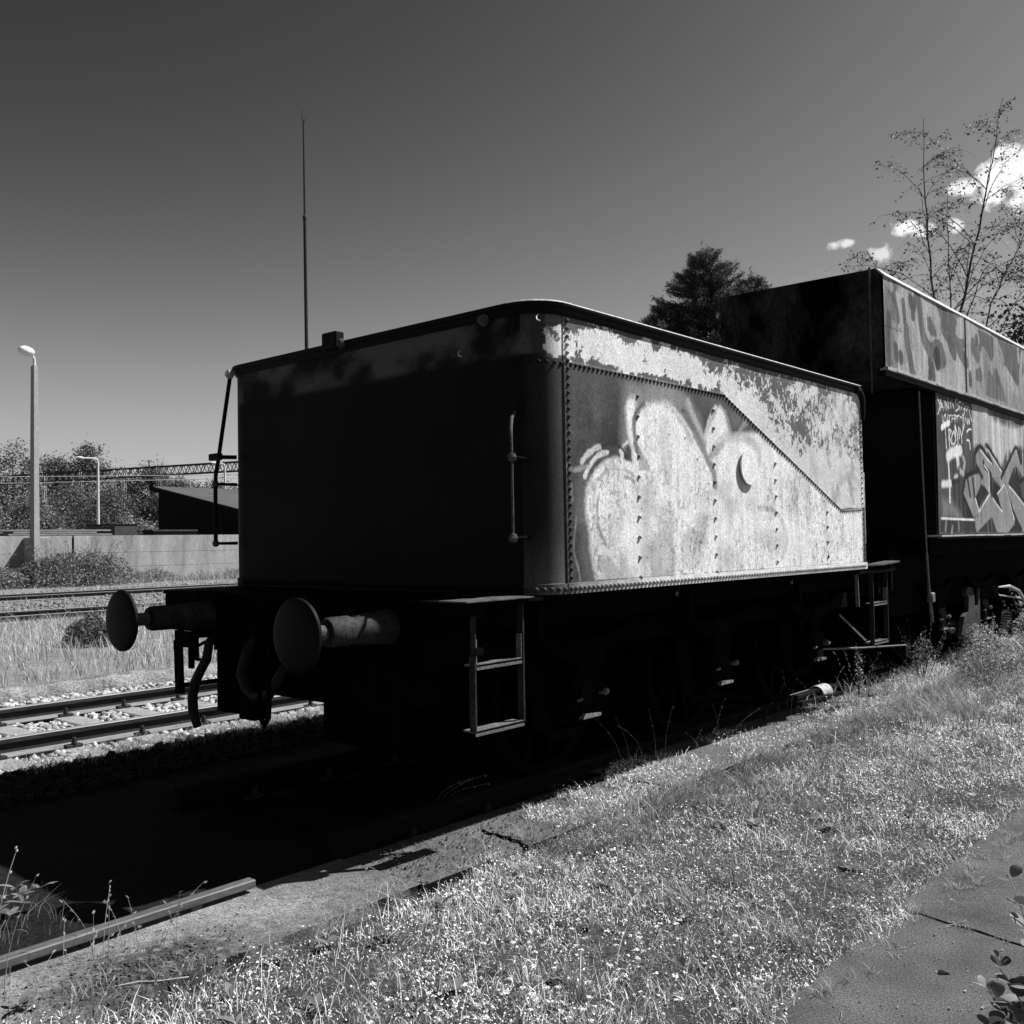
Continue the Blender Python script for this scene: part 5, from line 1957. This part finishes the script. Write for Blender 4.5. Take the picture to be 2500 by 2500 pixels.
o = g_.build('ground_cover', MT['leaf'])
tag(o, 'low leafy weeds and clover covering the meadow', 'ground cover', kind='stuff')

# small white flower heads on thin stems
rs = np.random.RandomState(23)
FV, FF, FT, fn = [], [], [], 0
st = Geo()
fx, fy = [], []
for i in range(4600):
    x, y = rs.uniform(1.5, 3.4), rs.uniform(-3, 7)
    dd = math.exp(-((x - 2.6) / .5) ** 2 - ((y + 1.2) / .8) ** 2) * .5 + .10 * float(fbm(np.array([x * 2.]), np.array([y * 2.]), 231)[0]) ** 2 + .008
    if rs.rand() < dd * (1 if y < 1 else .6):
        fx.append(x)
        fy.append(y)
fx, fy = np.array(fx), np.array(fy)
k = grass_region(fx, fy)
fx, fy = fx[k], fy[k]
hz = rs.uniform(.05, .12, len(fx))
P = np.stack([fx, fy, np.full(len(fx), GRASS_Z)], -1)
st.blades(P, hz, np.full(len(fx), .002), np.full(len(fx), .15), rs.uniform(0, 6.28, len(fx)), np.full(len(fx), .2))
st.build('flower_stems', MT['grass'])
bpy.data.objects['flower_stems']['kind'] = 'stuff'
fl = Geo()
for i in range(len(fx)):
    m_ = 12
    r_ = rs.uniform(.006, .0130)
    a = rs.uniform(0, 6.28, m_)
    rr = r_ * np.sqrt(rs.rand(m_))
    Pq = np.stack([fx[i] + rr * np.cos(a), fy[i] + rr * np.sin(a), GRASS_Z + hz[i] + .003 * rs.rand(m_)], -1)
    fl.leaves(Pq, np.full(m_, r_ * .9), np.full(m_, .8), np.full(m_, 1.0), up=1.6)
o = fl.build('white_flowers', MT['petal'])
tag(o, 'tiny white flower heads scattered through the near meadow', 'flowers', kind='stuff')

# tall dry stalks, lower left, and single stems catching the light
m = MB()
rs = np.random.RandomState(31)


def stalk(m, x, y, z0, h, lean, az, ears=True, r=.0016):
    pts = [(x + lean * h * t * t * math.cos(az), y + lean * h * t * t * math.sin(az), z0 + h * (t - .15 * lean * t * t)) for t in np.linspace(0, 1, 7)]
    m.tube(pts, [r * (1 - .6 * i / 6) for i in range(7)], 4)
    if ears:
        for k in range(6):
            p = pts[-1 - k // 2]
            m.lathe([(0, -.006), (r * 1.6, 0), (0, .010)], (p[0] + rs.uniform(-.004, .004), p[1] + rs.uniform(-.004, .004), p[2] + rs.uniform(-.01, .004)), (math.cos(az), math.sin(az), .7), 4)


for i in range(46):
    x, y = rs.uniform(1.0, 1.75), rs.uniform(-3.1, -2.0)
    stalk(m, x, y, -.11, rs.uniform(.10, .34), rs.uniform(0, .6), rs.uniform(0, 6.28))
for i in range(16):
    x, y = rs.uniform(1.5, 2.4), rs.uniform(-1.8, .5)
    stalk(m, x, y, -.13, rs.uniform(.12, .26), rs.uniform(0, .6), rs.uniform(0, 6.28))
stalk(m, 1.05, -2.62, -.1, .50, .25, 2.0, True, .003)
stalk(m, 1.12, -2.60, -.1, .42, .25, 1.4, True, .002)
stalk(m, .55, .15, -.1, .20, 1.4, 1.0)
stalk(m, .53, .13, -.1, .21, 1.1, .2)
stalk(m, .56, .18, -.1, .16, 1.6, .7)
for i in range(26):
    stalk(m, rs.uniform(.75, 1.4), rs.uniform(1.6, 5.6), -.1, rs.uniform(.12, .38), rs.uniform(.1, .9), rs.uniform(0, 6.28))
dry = mat('dry_stalk', .25, .45, 20, .7, 0, spec=.3, transl=.2)
o = m.build('dry_stalks', dry)
tag(o, 'thin dry grass stalks standing along the concrete strip', 'stalks', kind='stuff')

# twigs and straw lying on the concrete
m = MB()
m.tube([(1.36, -2.31, -.092), (1.40, -2.24, -.088), (1.44, -2.20, -.09), (1.50, -2.10, -.092)], .0035, 6)
tag(m.build('twig', MT['pale']), 'pale bent twig lying in the dark crumbs near the steel bar', 'twig')
m = MB()
for i in range(34):
    x = 3.28 + rs.uniform(-.05, .25) if i < 22 else rs.uniform(3.3, 4.2)
    y = rs.uniform(-1.1, 2.0)
    a = rs.uniform(0, 6.28)
    L = rs.uniform(.02, .07)
    m.tube([(x, y, SLAB_Z + .005), (x + L * math.cos(a), y + L * math.sin(a), SLAB_Z + .010), (x + 1.8 * L * math.cos(a + .4), y + 1.8 * L * math.sin(a + .4), SLAB_Z + .006)], .0011, 4)
tag(m.build('straw', dry), 'loose straw stems lying on the edge of the slabs', 'straw', kind='stuff')

# leafy plant by the slab, right foreground
pl = empty('leafy_plant', (4.10, -.86, -.10), 0, 'upright plant with broad oval leaves growing beside the slab, bottom right corner', 'plant')
rs = np.random.RandomState(41)
m = MB()
lv, lf, ln, lt = [], [], 0, []
for sidx, (bx, by, H, lean, az) in enumerate(((0, 0, .50, .22, 2.9), (.03, .02, .44, .12, 2.4), (.07, -.03, .42, .25, .2), (-.01, -.06, .30, .35, 3.4), (.05, .05, .36, .3, 1.2), (-.03, -.09, .17, .6, 3.9), (-.05, -.02, .2, .6, 3.0))):
    pts = [Vector((bx + lean * H * t * t * math.cos(az), by + lean * H * t * t * math.sin(az), H * t)) for t in np.linspace(0, 1, 9)]
    m.tube(pts, [.004 * (1 - .6 * i / 8) for i in range(9)], 6)
    for i in range(2, 9):
        for s_ in (0, 1, 2, 3):
            a = az + i * 1.9 + s_ * 1.57 + rs.uniform(-.4, .4)
            L = rs.uniform(.048, .074) * (.8 if i > 6 else 1)
            wd = L * rs.uniform(.33, .42)
            el = rs.uniform(.5, 1.35)
            o_ = pts[i]
            dirv = Vector((math.cos(a) * math.cos(el), math.sin(a) * math.cos(el), math.sin(el)))
            side = Vector((-math.sin(a), math.cos(a), 0))
            nv = dirv.cross(side)
            for k, t in enumerate((0, .2, .45, .7, .9, 1)):
                c_ = o_ + dirv * (L * (t + .18)) - Vector((0, 0, L * .35 * t * t))
                ww = wd * (.1, .7, 1.0, .9, .5, .05)[k]
                for q in (-1, 0, 1):
                    lv.append(tuple(c_ + side * ww * q + nv * (-.16 * abs(q) * ww)))
            for k in range(5):
                for q in (0, 1):
                    lf.append((ln + 3 * k + q, ln + 3 * k + q + 1, ln + 3 * k + q + 4, ln + 3 * k + q + 3))
            lt += [rs.uniform(.10, .24)] * 18
            ln += 18
m.build('stem', dry, pl, True)
npmesh('foliage', lv, np.array(lf), MT['leaf'], pl, tone=np.array(lt), smooth=True)
pl.scale = (1.1, 1.1, 1.1)


# ------------------------------------------------------------------ bushes and weeds by the second tender
def bush(name, loc, rx, ry, H, nleaf, size, tone, label, cat='bush', shoots=0, seed=1, group=None, puffs=0):
    rs = np.random.RandomState(seed)
    b = empty(name, loc, 0, label, cat, group)
    n = nleaf
    th = rs.uniform(0, 6.28, n)
    rr = np.sqrt(rs.rand(n))
    zt = rs.rand(n) ** .8
    lump = .7 + .6 * fbm(th * 1.3 + seed, zt * 3, 300 + seed, 3)
    X = rr * rx * np.cos(th) * lump * (1.15 - .5 * zt)
    Y = rr * ry * np.sin(th) * lump * (1.15 - .5 * zt)
    Z_ = zt * H * (1 - .35 * rr) * lump
    g2 = Geo()
    g2.leaves(np.stack([X, Y, Z_], -1), size * rs.uniform(.6, 1.4, n), rs.uniform(.3, .7, n), tone * rs.uniform(.4, 1.6, n), up=.3)
    m = MB()
    for i in range(shoots):
        a = rs.uniform(0, 6.28)
        L = H * rs.uniform(.8, 1.5)
        out = rs.uniform(.2, .8)
        pts = [Vector((rx * .3 * math.cos(a) + out * L * t * math.cos(a), ry * .3 * math.sin(a) + out * L * t * math.sin(a), L * (t - .25 * out * t * t))) for t in np.linspace(0, 1, 7)]
        m.tube(pts, [size * .13 * (1 - .8 * k / 6) for k in range(7)], 4)
        mm = 26
        t_ = rs.uniform(.25, 1, mm)
        Pq = np.array([[np.interp(t, np.linspace(0, 1, 7), [p[j] for p in pts]) for j in range(3)] for t in t_]) + rs.normal(0, size * .4, (mm, 3))
        g2.leaves(Pq, size * rs.uniform(.5, 1.1, mm), rs.uniform(.25, .5, mm), tone * rs.uniform(.6, 1.8, mm), up=.2)
    g2.build('foliage', MT['leaf'], b)
    for i in range(6):
        a = i * 1.05
        m.tube([(0, 0, -.05), (rx * .3 * math.cos(a), ry * .3 * math.sin(a), H * .4), (rx * .55 * math.cos(a), ry * .55 * math.sin(a), H * .8)], [size * .2, size * .14, size * .05], 5)
    m.build('stem', MT['bark'], b)
    if puffs:
        g3 = Geo()
        for i in range(puffs):
            a, q = rs.uniform(0, 6.28), math.sqrt(rs.rand())
            c0 = np.array([q * rx * 1.1 * math.cos(a), q * ry * 1.1 * math.sin(a), H * rs.uniform(.55, 1.0)])
            mm = 60
            d = rs.normal(0, 1, (mm, 3))
            d /= np.linalg.norm(d, axis=1)[:, None]
            g3.leaves(c0 + d * rs.uniform(.028, .045), np.full(mm, .014), np.full(mm, .5), rs.uniform(.3, .7, mm), up=0, nrm=d)
        g3.build('seed_head', MT['leaf'], b)
    return b


bush('weed_clump', (1.35, 8.6, -.1), .35, .5, .50, 2600, .030, .34, 'weed clump with round pale seed heads under the graffiti cab', 'weeds', 10, 51, 'tall weeds beside the second tender', 14)
bush('weed_clump', (1.75, 7.3, -.12), .42, .5, .36, 3600, .026, .22, 'dark rounded weed clump at the end of the bare concrete strip', 'weeds', 8, 52, 'tall weeds beside the second tender', 0)
bush('weed_clump', (1.62, 10.2, -.1), .35, .5, .78, 2600, .032, .38, 'tall upright weeds in front of the pale bent pipes, right edge', 'weeds', 22, 53, 'tall weeds beside the second tender', 6)
bush('weed_clump', (1.95, 9.1, -.1), .40, .5, .42, 2600, .028, .36, 'pale weed clump in full sun below the right edge of the cab', 'weeds', 12, 54, 'tall weeds beside the second tender', 8)
bush('weed_clump', (2.3, 11.6, -.1), .6, .8, .7, 3000, .034, .36, 'farthest weed clump, half cut off by the right edge', 'weeds', 14, 55, 'tall weeds beside the second tender', 5)
bush('weed_clump', (1.12, 5.25, -.1), .05, .05, .62, 260, .016, .42, 'single slender seeding weed in front of the rear steps', 'weeds', 4, 56, 'tall weeds beside the second tender', 0)
bush('weed_clump', (1.15, 7.0, -.1), .16, .2, .55, 500, .022, .22, 'thin shaded weeds at the foot of the vertical pipe', 'weeds', 12, 57, 'tall weeds beside the second tender', 0)

bush('bush', (-9.7, 2.9, -.03), .55, .45, .55, 3600, .05, .14, 'dark leafy bush in the dry grass left of the left buffer', 'bush', 8, 61)
bush('bush', (-33.9, 13.9, -.05), 1.8, 2.7, 1.5, 9000, .10, .16, 'big straggly bush at the foot of the concrete lamp post', 'bush', 46, 62, 'bushes along the concrete wall')
bush('bush', (-34.2, 10.6, -.05), 1.2, 1.6, 1.1, 4200, .10, .22, 'lower pale bush against the wall at the left edge', 'bush', 20, 63, 'bushes along the concrete wall')
bush('bush', (-34.9, 17.6, -.05), .6, 1.5, .55, 1600, .08, .26, 'thin pale bush against the wall right of the lamp post', 'bush', 24, 64, 'bushes along the concrete wall')
bush('bush', (-34.9, 21.6, -.05), .5, .8, .40, 900, .08, .2, 'dark low bush under the wall beside the tender corner', 'bush', 16, 65, 'bushes along the concrete wall')

# dry grass on the far side of the near track
g_ = Geo()
n = 90000
X, Y = RNG.uniform(-16.0, -6.50, n), RNG.uniform(-3, 20, n)
cl = fbm(X * .9, Y * .9, 401)
k = RNG.rand(n) < np.clip(.25 + 1.6 * (cl - .35), .05, 1)
X, Y, cl = X[k], Y[k], cl[k]
k = ~((X < -12.5) & (fbm(X * .5, Y * .5, 405) > .5))
X, Y, cl = X[k], Y[k], cl[k]
n = len(X)
P = np.stack([X, Y, ground_height(X, Y) - .01], -1)
g_.blades(P, RNG.uniform(.06, .34, n) * (.3 + 1.3 * cl), RNG.uniform(.006, .014, n), RNG.uniform(.1, .8, n), RNG.uniform(0, 6.28, n), RNG.uniform(.25, .62, n) * (.5 + cl))
o = g_.build('dry_grass', MT['grass'])
tag(o, 'tall dry grass beyond the kerb of the near track', 'grass', kind='stuff')
g_ = Geo()
n = 26000
X = np.concatenate([RNG.uniform(-35.7, -33.6, n // 2), RNG.uniform(-33, -14, n // 2)])
Y = RNG.uniform(2, 34, n)
cl = fbm(X * .7, Y * .7, 411)
k = (RNG.rand(n) < np.clip(2.2 * (cl - .3), .05, 1))
X, Y, cl = X[k], Y[k], cl[k]
n = len(X)
hh = np.where(X < -33.5, RNG.uniform(.12, .5, n) * (.4 + cl), RNG.uniform(.06, .22, n))
g_.blades(np.stack([X, Y, ground_height(X, Y) - .01], -1), hh, RNG.uniform(.015, .035, n), RNG.uniform(.1, .7, n), RNG.uniform(0, 6.28, n), RNG.uniform(.2, .5, n))
o = g_.build('wall_grass', MT['grass'])
tag(o, 'rank pale grass along the wall and between the far tracks', 'grass', kind='stuff')
# low tufts among the ballast at the edge of the shade
g_ = Geo()
n = 26000
X, Y = RNG.normal(-2.85, .16, n), RNG.uniform(-3, 8, n)
k = (X < -2.5) & (RNG.rand(n) < np.clip(2.5 * (fbm(X * 3, Y * 2, 421) - .28), 0, 1))
X, Y = X[k], Y[k]
n = len(X)
g_.blades(np.stack([X, Y, ground_height(X, Y) - .005], -1), RNG.uniform(.04, .13, n), RNG.uniform(.004, .008, n), RNG.uniform(.2, 1.1, n), RNG.uniform(0, 6.28, n), RNG.uniform(.2, .5, n))
n = 260
X, Y = RNG.uniform(-.2, .5, n), RNG.uniform(-2.7, -2.05, n)
g_.blades(np.stack([X, Y, np.full(n, -.17)], -1), RNG.uniform(.04, .16, n), RNG.uniform(.003, .006, n), RNG.uniform(.2, 1.2, n), RNG.uniform(0, 6.28, n), RNG.uniform(.06, .3, n))
o = g_.build('track_weeds', MT['grass'])
tag(o, 'short tufts of grass at the edge of the ballast', 'grass', kind='stuff')


# ------------------------------------------------------------------ trees
def broad_tree(loc, H, R_, tone, label, seed, nclump=46, per=70, leaf=.34, bottom=.12, group='broadleaved trees behind the gantry'):
    rs = np.random.RandomState(seed)
    t = empty('broadleaved_tree', loc, 0, label, 'tree', group)
    m = MB()
    m.tube([(0, 0, -.3), (.1, 0, H * .3), (0, .1, H * .62), (.1, 0, H * .9)], [H * .022, H * .017, H * .010, H * .003], 7)
    cc = []
    for i in range(nclump):
        a = rs.uniform(0, 6.28)
        z = bottom + (1 - bottom) * rs.rand() ** .85
        prof_ = math.sin(math.pi * min(1, (.12 + .86 * z))) ** .6
        r = R_ * prof_ * rs.uniform(.35, 1.0)
        c = (r * math.cos(a), r * math.sin(a), z * H * rs.uniform(.9, 1.0))
        cc.append(c)
        if i % 3 == 0:
            m.tube([(0, 0, c[2] * .55), (c[0] * .5, c[1] * .5, c[2] * .8), c], [H * .007, H * .004, H * .001], 4)
    m.build('trunk', MT['bark'], t)
    g2 = Geo()
    for c in cc:
        k = int(per * rs.uniform(.6, 1.3))
        d = rs.normal(0, 1, (k, 3)) * np.array([1, 1, .75]) * R_ * rs.uniform(.16, .27)
        g2.leaves(np.array(c) + d, leaf * rs.uniform(.5, 1.3, k), rs.uniform(.4, .9, k), tone * rs.uniform(.6, 1.4) * rs.uniform(.6, 1.5, k), up=.25)
    g2.build('crown', MT['leaf'], t)
    return t


fv = Vector(CAM_LOC)
def along(az_deg, dist):
    a = math.radians(az_deg)
    return (CAM_LOC[0] + math.sin(a) * dist, CAM_LOC[1] + math.cos(a) * dist, -.1)


# azimuth, distance, height, radius, tone
TREES = [
    (-70.6, 152, 15.6, 5.2, .13, 'tall broadleaved tree cut off by the left edge'),
    (-68.3, 150, 16.2, 4.8, .14, 'tallest broadleaved tree, just behind the concrete lamp post'),
    (-66.2, 153, 15.4, 3.8, .11, 'broadleaved tree right of the lamp post, rising above the gantry'),
    (-64.7, 149, 16.0, 4.0, .10, 'dark rounded treetop between the two lamps'),
    (-62.9, 152, 12.6, 3.6, .15, 'lower pale treetop above the bent lamp arm'),
    (-61.4, 150, 13.4, 4.0, .13, 'broadleaved tree right of the bent lamp'),
    (-59.8, 155, 12.4, 4.2, .14, 'broadleaved treetop over the middle of the gantry'),
    (-58.0, 158, 11.6, 4.4, .12, 'broadleaved tree above the shed corner'),
    (-56.2, 156, 11.2, 4.4, .13, 'broadleaved tree over the shed roof'),
    (-54.2, 158, 11.6, 4.6, .12, 'broadleaved tree next to the tender corner, over the shed'),
    (-52.0, 158, 11.0, 4.6, .13, 'broadleaved tree mostly hidden by the tender'),
    (-70.2, 112, 7.6, 3.6, .21, 'sunlit bushy tree below the gantry at the left edge'),
    (-67.6, 108, 6.6, 3.0, .17, 'low bushy tree behind the concrete lamp post'),
    (-65.6, 118, 8.8, 3.8, .15, 'bushy tree with pale leaves below the gantry'),
    (-63.4, 116, 8.0, 3.8, .13, 'bushy tree left of the bent lamp'),
    (-61.0, 118, 7.6, 3.2, .05, 'darkest evergreen tree below the gantry masts'),
    (-59.2, 108, 7.2, 3.6, .13, 'round grey bush tree left of the shed'),
    (-57.2, 118, 7.8, 3.8, .16, 'leafy tree just above the left end of the shed roof'),
    (-55.2, 120, 9.0, 3.8, .12, 'leafy tree above the shed roof near the tender'),
    (-62.2, 96, 3.6, 2.2, .20, 'small sunlit bush behind the concrete box'),
    (-60.2, 92, 3.2, 2.0, .19, 'small sunlit bush between box and shed'),
    (-66.8, 96, 4.4, 2.4, .16, 'small bush behind the beam stack'),
    (-64.4, 125, 6.6, 3.2, .12, 'shadowy bush tree behind the kiosk'),
    (-58.2, 124, 6.6, 3.4, .13, 'shadowy bush tree left of the shed gable'),
]
for i, (az, d, H, R_, tn, lab) in enumerate(TREES):
    broad_tree(along(az, d), H * .965, R_, tn, lab, 500 + i, nclump=60 if d > 130 else 52, per=170, leaf=.34 if d > 130 else .25)

# dark tree at the right edge, behind the second tender
t = broad_tree((-3.0, 31.5, -.1), 9.2, 2.6, .035, 'dark dense tree at the right edge behind the tall tender', 560, 60, 130, .16, .2, None)


def spruce(loc, H, R_, label, seed, lean=0, fill=1.0):
    rs = np.random.RandomState(seed)
    t = empty('spruce_tree', loc, 0, label, 'tree', 'spruces behind the front tender')
    m = MB()
    m.tube([(0, 0, -.3), (0, 0, H * .5), (0, 0, H)], [H * .018, H * .010, .01], 8)
    P_, D_, S_ = [], [], []
    z = H * .22
    g2 = Geo()
    pts_all = []
    while z < H - .15:
        f = 1 - (z / H)
        nb = rs.randint(7, 10)
        a0 = rs.uniform(0, 6.28)
        for b_ in range(nb):
            a = a0 + b_ * 6.28 / nb + rs.uniform(-.3, .3)
            L = R_ * (f ** .75) * rs.uniform(.6, 1.2) * (.85 + .3 * math.sin(a * 2 + seed)) + .10
            droop = rs.uniform(-.15, .25)
            tip = []
            for s_ in np.linspace(0, 1, 8):
                tip.append((L * s_ * math.cos(a), L * s_ * math.sin(a), z + L * (-.18 * s_ + (.30 + droop) * s_ * s_)))
            m.tube(tip, [.02 * f + .006] + [.012 * f + .004] * 6 + [.003], 4)
            # side twigs
            for s_ in np.arange(.18, 1.02, .10 / max(L, .4)):
                i0 = min(6, int(s_ * 7))
                fr = s_ * 7 - i0
                base = np.array(tip[i0]) * (1 - fr) + np.array(tip[min(7, i0 + 1)]) * fr
                for sd_ in (-1, 1):
                    ta = a + sd_ * rs.uniform(.5, 1.0)
                    tl = (.10 + .42 * L * (1 - s_) * .8) * rs.uniform(.6, 1.1)
                    k = max(4, int(tl / .035))
                    q = np.linspace(0, 1, k)[:, None]
                    tw = base + q * np.array([math.cos(ta) * tl, math.sin(ta) * tl, rs.uniform(-.15, .45) * tl])
                    pts_all.append(tw)
        # leading shoot
        z += rs.uniform(.16, .26) * (.6 + .5 * f)
    lead = np.stack([np.zeros(14), np.zeros(14), np.linspace(H * .92, H + .15, 14)], -1)
    pts_all.append(lead)
    A = np.concatenate(pts_all)
    A = A[RNG.rand(len(A)) < fill]
    A = A[A[:, 2] > H * .42]
    A = np.repeat(A, 6, 0) + RNG.normal(0, .030, (len(A) * 6, 3))
    n = len(A)
    ax_ = np.stack([A[:, 0], A[:, 1], 0 * A[:, 0]], -1)
    ax_ = ax_ / (np.linalg.norm(ax_, axis=1)[:, None] + .01)
    ax_[:, 2] = .45
    g2.leaves(A, RNG.uniform(.06, .13, n), RNG.uniform(.12, .24, n), RNG.uniform(.03, .17, n) * (.5 + fbm(A[:, 0] * 1.5, A[:, 2] * 1.5, 271)), up=.1, axis=ax_)
    g2.build('foliage', MT['leaf'], t)
    m.build('trunk', MT['bark'], t)
    return t


spruce((-7.2, 17.1, -.1), 8.75, 4.3, 'dark spruce with the tallest tip behind the two tenders', 71)
spruce((-6.35, 17.9, -.1), 8.1, 3.4, 'slimmer spruce just right of the tallest one', 72)
spruce((-7.9, 16.3, -.1), 7.35, 3.2, 'lowest spruce on the left of the group', 73)


def birch(name, stems, label, seed, nb=20):
    rs = np.random.RandomState(seed)
    t = empty('birch_tree', tuple(stems[0][0]), 0, label, 'tree', 'young birches behind the tall tender')
    off_ = Vector(stems[0][0])
    m = MB()
    LP = []
    for pts in stems:
        pts = [Vector(p) - off_ for p in pts]
        L = sum((pts[i + 1] - pts[i]).length for i in range(len(pts) - 1))
        fine_ = []
        for i in range(len(pts) - 1):
            for k in range(5):
                fine_.append(pts[i].lerp(pts[i + 1], k / 5) + Vector((rs.normal(0, .02), rs.normal(0, .02), 0)))
        fine_.append(pts[-1])
        n = len(fine_)
        m.tube(fine_, [max(.005, .040 * (1 - i / n) ** .9 * (L / 10)) for i in range(n)], 7)
        for b_ in range(nb):
            s_ = rs.uniform(.34, .97)
            p = fine_[int(s_ * (n - 1))]
            a = rs.uniform(0, 6.28)
            bl = (1.0 - s_) * L * rs.uniform(.22, .42) + rs.uniform(.2, .5)
            el = rs.uniform(.55, 1.15)
            br = []
            for q in np.linspace(0, 1, 8):
                br.append(p + Vector((math.cos(a) * math.cos(el), math.sin(a) * math.cos(el), math.sin(el))) * bl * q + Vector((math.cos(a) * .22, math.sin(a) * .22, -.32)) * bl * q ** 2.5 + Vector((rs.normal(0, .012), rs.normal(0, .012), rs.normal(0, .012))))
            m.tube(br, [.007 * (bl / 1.8) * (1 - .8 * i / 7) + .0022 for i in range(8)], 5)
            for tq in range(rs.randint(8, 15)):
                i0 = rs.randint(2, 8)
                p2 = br[i0]
                a2 = a + rs.uniform(-1.3, 1.3)
                tl = rs.uniform(.15, .55) * (.6 + bl * .3)
                up_ = rs.uniform(-.1, .8)
                tw = [p2 + Vector((math.cos(a2) * tl * q * .8, math.sin(a2) * tl * q * .8, tl * (up_ * q - .6 * q * q))) for q in np.linspace(0, 1, 5)]
                m.tube(tw, [.003, .0028, .0024, .002, .0016], 3)
                for q in range(rs.randint(2, 6)):
                    w_ = tw[rs.randint(1, 5)]
                    LP.append((w_.x + rs.normal(0, .04), w_.y + rs.normal(0, .04), w_.z + rs.normal(-.02, .04)))
    m.build('trunk', MT['bark'], t)
    LP = np.array(LP)
    g2 = Geo()
    n = len(LP)
    g2.leaves(LP, RNG.uniform(.03, .068, n), RNG.uniform(.6, .95, n), np.where(RNG.rand(n) < .12, .5, RNG.uniform(.03, .12, n)), up=0)  # some leaves toned bright as painted glints
    g2.build('foliage', MT['leaf'], t)


birch('birch', [[(-1.25, 16.8, -.1), (-1.35, 16.8, 3), (-1.64, 16.7, 6.33), (-1.72, 16.6, 8.4), (-1.69, 16.5, 10.05)], [(-1.30, 16.8, 2.2), (-1.8, 16.5, 4.4), (-2.35, 16.2, 6.6), (-2.75, 16.0, 7.4)]], 'left slender birch rising straight above the tall tender', 81, 26)
birch('birch', [[(-.95, 17.2, -.1), (-1.1, 17.1, 3), (-1.24, 17.06, 6.06), (-.9, 17.29, 7.74), (-.65, 17.4, 9.1), (-.44, 17.59, 10.45)], [(-1.1, 17.1, 4), (-.7, 17.3, 6.2), (-.1, 17.6, 7.6), (.4, 17.9, 8.6)], [(-1.1, 17.1, 4.2), (-.4, 17.4, 6.0), (.5, 17.8, 7.3)]], 'tallest birch in front of the big cloud', 82, 22)
birch('birch', [[(-1.55, 17.1, -.1), (-1.5, 17.0, 3), (-1.39, 16.92, 6.24), (-1.36, 16.87, 8.5)]], 'short thin birch between the two taller ones', 83, 16)
